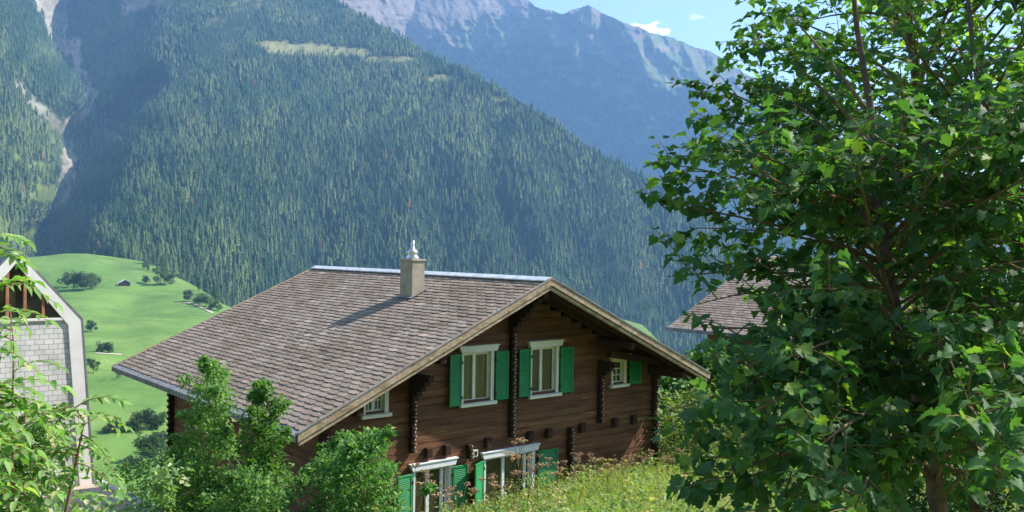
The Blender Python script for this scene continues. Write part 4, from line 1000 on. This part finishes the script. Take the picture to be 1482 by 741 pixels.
shrub('hedge_shrub', 'dark shrub at the bottom right corner behind the sycamore trunk', 1430, 690, 11, 3.2, 520, 4500, .11, (.03,.07,.025), (.07,.13,.04), (.12,.2,.05), .05, 37, kind='trio')
# the climbing columns and mound in front of the eave
taper = lambda t: (1.0-.25*t) if t < .88 else (.78*(1-(t-.88)/.12*.5))
shrub('maple_bush', 'tall leafy column in front of the left eave, the higher of the two', 306, 700, 14.2, 1.25, 492, 8500, .08, G1, G2, G3, .10, 41, prof=taper, lobes=26, kind='trio', stems=5)
shrub('maple_bush', 'slimmer leafy column in front of the eave, right of the higher one', 380, 700, 13.8, 1.15, 524, 7500, .08, (.07,.16,.035), (.13,.25,.05), G3, .06, 42, prof=lambda t: (1.1-.5*t) if t < .86 else .67*(1-(t-.86)/.14*.5), lobes=24, kind='trio', stems=5)
shrub('maple_bush', 'broad rounded bush below the gable end, left of the lower window', 522, 700, 13.6, 1.75, 612, 9500, .08, (.07,.18,.045), (.15,.28,.08), G3, .06, 43, lobes=22, kind='trio', prof=lambda t: 1.0 if t < .5 else math.sqrt(max(.05, 1-((t-.5)/.55)**2)))
shrub('maple_bush', 'low spreading bush below the log corner, yellowish at its top', 245, 700, 14.0, 2.0, 640, 8500, .075, G1, G2, (.35,.38,.10), .12, 44, lobes=20, kind='trio')
shrub('maple_bush', 'low bush filling the gap under the two leafy columns', 372, 720, 12.9, 1.6, 662, 6500, .075, (.05,.13,.035), G2, G3, .05, 45, lobes=16, kind='trio')
shrub('maple_bush', 'small sprouting tip of a bush just below the roof corner', 487, 690, 14.6, .8, 604, 2600, .085, (.06,.15,.035), G2, G3, .08, 46, lobes=14, kind='trio', prof=taper)

# ------------------------------------------------------------------ ash saplings at the left edge, close to the camera
def ash(name, label, stem, r0, leafspec, c1, c2, c3, pc, seed, lf=.062):
    rg = np.random.default_rng(seed); base = vec(stem[0]); root = empty(name, tuple(base), label=label, cat='sapling')
    S_ = [vec(p)-base for p in stem]; w = MB(); w.tube([tuple(p) for p in S_], [r0*(1-.75*i/(len(S_)-1)) for i in range(len(S_))], 7); w.build('stem', M['twig'], root, smooth=True)
    P, D, Nn, Sz = [], [], [], []; rc_ = MB(); n = len(S_)
    for i in range(leafspec):
        q = (.12+.88*(i+.5)/leafspec)*(n-1); j = min(int(q), n-2); p = S_[j]*(1-(q-j))+S_[j+1]*(q-j)
        a = rg.uniform(0, 6.283); e = rg.uniform(-.15, .75); d = vec((math.cos(a)*math.cos(e), math.sin(a)*math.cos(e)*.8, math.sin(e))); L_ = rg.uniform(.15,.27)
        pts = [p + d*L_*t + vec((0,0,-.22*L_*t*t*2.2)) for t in np.linspace(0, 1, 7)]
        rc_.tube([tuple(x) for x in pts], [.003,.0026,.0022,.002,.0016,.0012,.001], 4, cap=False)
        nrm = vec((rg.normal(0,.25), rg.normal(0,.25), 1))
        for k in range(1, 7):
            ax = pts[k]-pts[k-1]; ax /= np.linalg.norm(ax); sd = np.cross(ax, nrm); sd /= np.linalg.norm(sd)
            for s in (-1, 1):
                P.append(pts[k]); D.append(ax*.75+sd*s+vec((0,0,-.12))+rg.normal(0,.08,3)); Nn.append(nrm+rg.normal(0,.15,3)); Sz.append(lf*(1-.05*k)*rg.uniform(.8,1.15))
        P.append(pts[-1]); D.append(pts[-1]-pts[-2]); Nn.append(nrm); Sz.append(lf)
    k = len(P); V, Fc, C = leaves(P, D, Nn, np.array(Sz), mixcol(k, c1, c2, c3, pc), 'leaflet')
    np_mesh('foliage', V, Fc, M['leaf'], root, colors=C); rc_.build('leaf_stalks', M['twig'], root)
Y1, Y2, Y3 = (.15,.28,.075), (.26,.40,.13), (.44,.48,.2)
ash('ash_sapling', 'bright yellow-green ash sapling reaching highest at the left edge', [A(-60,1000,3.3), A(-36,760,3.2), A(-18,560,3.2), A(-12,420,3.2), A(-20,345,3.2)], .010, 32, Y1, Y2, Y3, .12, 51)
ash('ash_sapling', 'thin ash sapling leaning out from the bottom left towards the meadow', [A(70,1000,3.5), A(95,741,3.5), A(112,660,3.5), A(122,610,3.5), A(104,585,3.5)], .008, 24, (.09,.2,.05), Y2, Y3, .12, 52, .055)
ash('ash_sapling', 'ash sapling with pale dense leaves low in the left corner', [A(10,1050,3.6), A(15,800,3.6), A(20,720,3.6), A(30,650,3.6), A(38,600,3.6)], .009, 80, (.11,.22,.07), (.25,.36,.12), (.5,.5,.25), .15, 53, .06)
ash('ash_sapling', 'leafy ash sapling cut by the left edge of the photo, low down', [A(-70,1000,3.), A(-45,800,3.), A(-35,640,3.), A(-15,560,3.)], .009, 70, Y1, Y2, Y3, .1, 54)
ash('ash_sapling', 'short ash sapling between the left edge and the pale gable', [A(30,1000,3.4), A(20,741,3.4), A(18,600,3.4), A(20,500,3.4), A(14,440,3.4)], .007, 14, Y1, Y2, Y3, .1, 56, .055)
shrub('bramble_bush', 'pale low bush at the very bottom left corner', 40, 760, 5.2, 1.3, 575, 5200, .06, (.12,.22,.08), (.25,.34,.14), (.5,.48,.28), .12, 55, kind='small')

# ------------------------------------------------------------------ herbs and grass on the bank
def on_bank(n, x0, x1, y0, y1):
    x = rng.uniform(x0, x1, n); y = rng.uniform(y0, y1, n)
    t = (Vv.x, Vv.y); fx, fy = x-PX_, y-PY_; uu = fx*U.x+fy*U.y; vv = fx*Vv.x+fy*Vv.y
    m = ~((uu > WL-.3) & (uu < WR+.3) & (vv > WF-.25) & (vv < WB+.3)); x, y = x[m], y[m]
    return np.stack([x, y, g_z(x, y)], -1)
P = on_bank(90000, -8, 13, 10, 30); n = len(P)
mow = sstep(1.0, 2.4, P[:, 0] - .12*P[:, 1] + 1.2*(fbm(P[:, 0]/1.5, P[:, 1]/1.5, 151)-.5))*sstep(22.4, 21.2, P[:, 1]+.0*P[:, 0])*1.
h = (.22+.30*rng.random(n))*(1-.72*mow)
D = rand_dirs(n, .75, .98)
V1 = leaves(P, D, rand_dirs(n, -.2, .3), h, mixcol(n, (.22,.28,.07), (.46,.45,.14), (.58,.48,.26), .15), 'blade')
P2 = on_bank(90000, -8, 12.5, 11, 29.5)
mow2 = sstep(1.0, 2.4, P2[:, 0] - .12*P2[:, 1] + 1.2*(fbm(P2[:, 0]/1.5, P2[:, 1]/1.5, 151)-.5))*sstep(22.4, 21.2, P2[:, 1])
P2 = P2[rng.random(len(P2)) > mow2*.96]; n = len(P2); hh = .10+.42*fbm(P2[:, 0]/.5, P2[:, 1]/.5, 161, 3)**1.3
P2 = P2 + np.stack([0*hh, 0*hh, hh*rng.random(n)**.5], -1)
V2 = leaves(P2, rand_dirs(n, -.3, .6), up_normals(n, .8), rng.uniform(.04,.10,n), mixcol(n, (.13,.22,.06), (.30,.36,.12), (.50,.44,.24), .12), 'small')
P3 = on_bank(60000, -8, 12.5, 11, 29.5); mow3 = sstep(1.0, 2.4, P3[:, 0] - .12*P3[:, 1] + 1.2*(fbm(P3[:, 0]/1.5, P3[:, 1]/1.5, 151)-.5))*sstep(22.4, 21.2, P3[:, 1])
cl = sstep(.45, .62, fbm(P3[:, 0]/.7, P3[:, 1]/.9, 171, 3)); P3 = P3[rng.random(len(P3)) < cl*(1-mow3)]; n = len(P3)
hh = (.22+.75*fbm(P3[:, 0]/.35, P3[:, 1]/.45, 175, 3))*rng.random(n)**.4; P3[:, 2] += hh
brown = sstep(.5, .66, fbm(P3[:, 0]/.9, P3[:, 1]/.9, 177))[:, None]*(hh > .38)[:, None]
cc = mixcol(n, (.13,.24,.06), (.32,.40,.14))*(1-brown) + brown*mixcol(n, (.42,.29,.17), (.58,.48,.28))
V3 = leaves(P3, rand_dirs(n, -.3, .8), up_normals(n, .8), rng.uniform(.05,.12,n), cc, 'trio')
V, Fc, C = merge([V1, V2, V3]); tag(np_mesh('bank_grass', V, Fc, M['herb'], colors=C), 'yellow-green grass and herbs covering the bank before the chalet', 'grass', kind='stuff')

def umbel(px, ytop, y, h, seed, tint, label, dead=True):
    rg = random.Random(seed); t_ = at(px, ytop, y); z0 = gz(t_.x, t_.y); H_ = max(.4, t_.z-z0)
    root = empty('cow_parsley', (t_.x, t_.y, z0), label=label, cat='wildflower')
    s = MB(); heads = []
    top = Vector((rg.uniform(-.05,.05), rg.uniform(-.05,.05), H_*.82)); s.tube([(0,0,0), (.01,.0,H_*.45), top], [.008,.006,.004], 5)
    nb_ = rg.randint(3, 5)
    for k in range(nb_):
        a = rg.random()*6.28; f = rg.uniform(.55,1.); b0 = top*f; e = b0+Vector((math.cos(a)*rg.uniform(.08,.24), math.sin(a)*.2, H_*(1-f*.82)*rg.uniform(.7,1.0))); s.tube([b0, (b0+e)/2+Vector((0,0,.02)), e], [.005,.004,.003], 4); heads.append(e)
    s.build('stem', M['twig'], root)
    for e in heads:
        hd = MB(); hd.cc = (tint*rg.uniform(.8,1.2),)*3
        for k in range(12):
            a = rg.random()*6.28; r_ = rg.uniform(.02,.085); q = e+Vector((math.cos(a)*r_, math.sin(a)*r_, rg.uniform(.01,.05))); hd.tube([e-Vector((0,0,.04)), q], [.0025,.002], 3, cap=False)
            s_ = rg.uniform(.010,.02); hd.box(q.x-s_*.7, q.x+s_*.7, q.y-s_*.7, q.y+s_*.7, q.z-s_*.5, q.z+s_*.6, None)
        hd.build('flower_head', M['dry'], root, color=True)
UM = [(752,640,17.5,1.3),(735,655,17.2,1.5),(764,660,17,1.1),(778,662,18,1.),(792,668,18,1.1),(842,655,19.5,.8),(852,664,19.5,.9),(866,660,20,1.),(828,668,19,.9),(900,668,20.5,1.),(915,662,21,.9),(931,660,21,1.),(950,655,22,.9),
 (966,662,22,1.),(985,654,23,1.),(700,690,16.5,1.1),(718,694,16.2,1.2),(668,706,16,1.),(652,712,15.8,1.2),(745,684,16,1.4),(880,676,19,.9),(808,680,18,1.2),(628,700,15.5,1.3),(605,676,15.6,1.0)]
for i, (px, py, y, t) in enumerate(UM):
    near = 'below the wide lower window' if 690 <= px < 780 else 'in front of the lower left window' if px < 690 else 'before the brown wall right of the lower shutter' if px < 880 else 'near the right corner of the chalet'
    umbel(px, py, y, 1, 60+i, t, 'dried tan cow parsley %s' % near)
bpy.data.objects  # tags for groups
for o in col.objects:
    if o.name.startswith('garden_tree'): o['category'] = 'tree'
    if o.name.startswith('cow_parsley'): o['group'] = 'dried umbel flowers ' + o['label'].split('cow parsley ')[1]

# ------------------------------------------------------------------ render settings
scene.view_settings.view_transform = 'Standard'; scene.view_settings.look = 'None'; scene.view_settings.exposure = 1.0; scene.view_settings.gamma = 1
scene.render.engine = 'CYCLES'; cy_ = scene.cycles
cy_.max_bounces = 6; cy_.diffuse_bounces = 3; cy_.glossy_bounces = 2; cy_.transmission_bounces = 3; cy_.volume_bounces = 1; cy_.transparent_max_bounces = 4
cy_.use_denoising = True
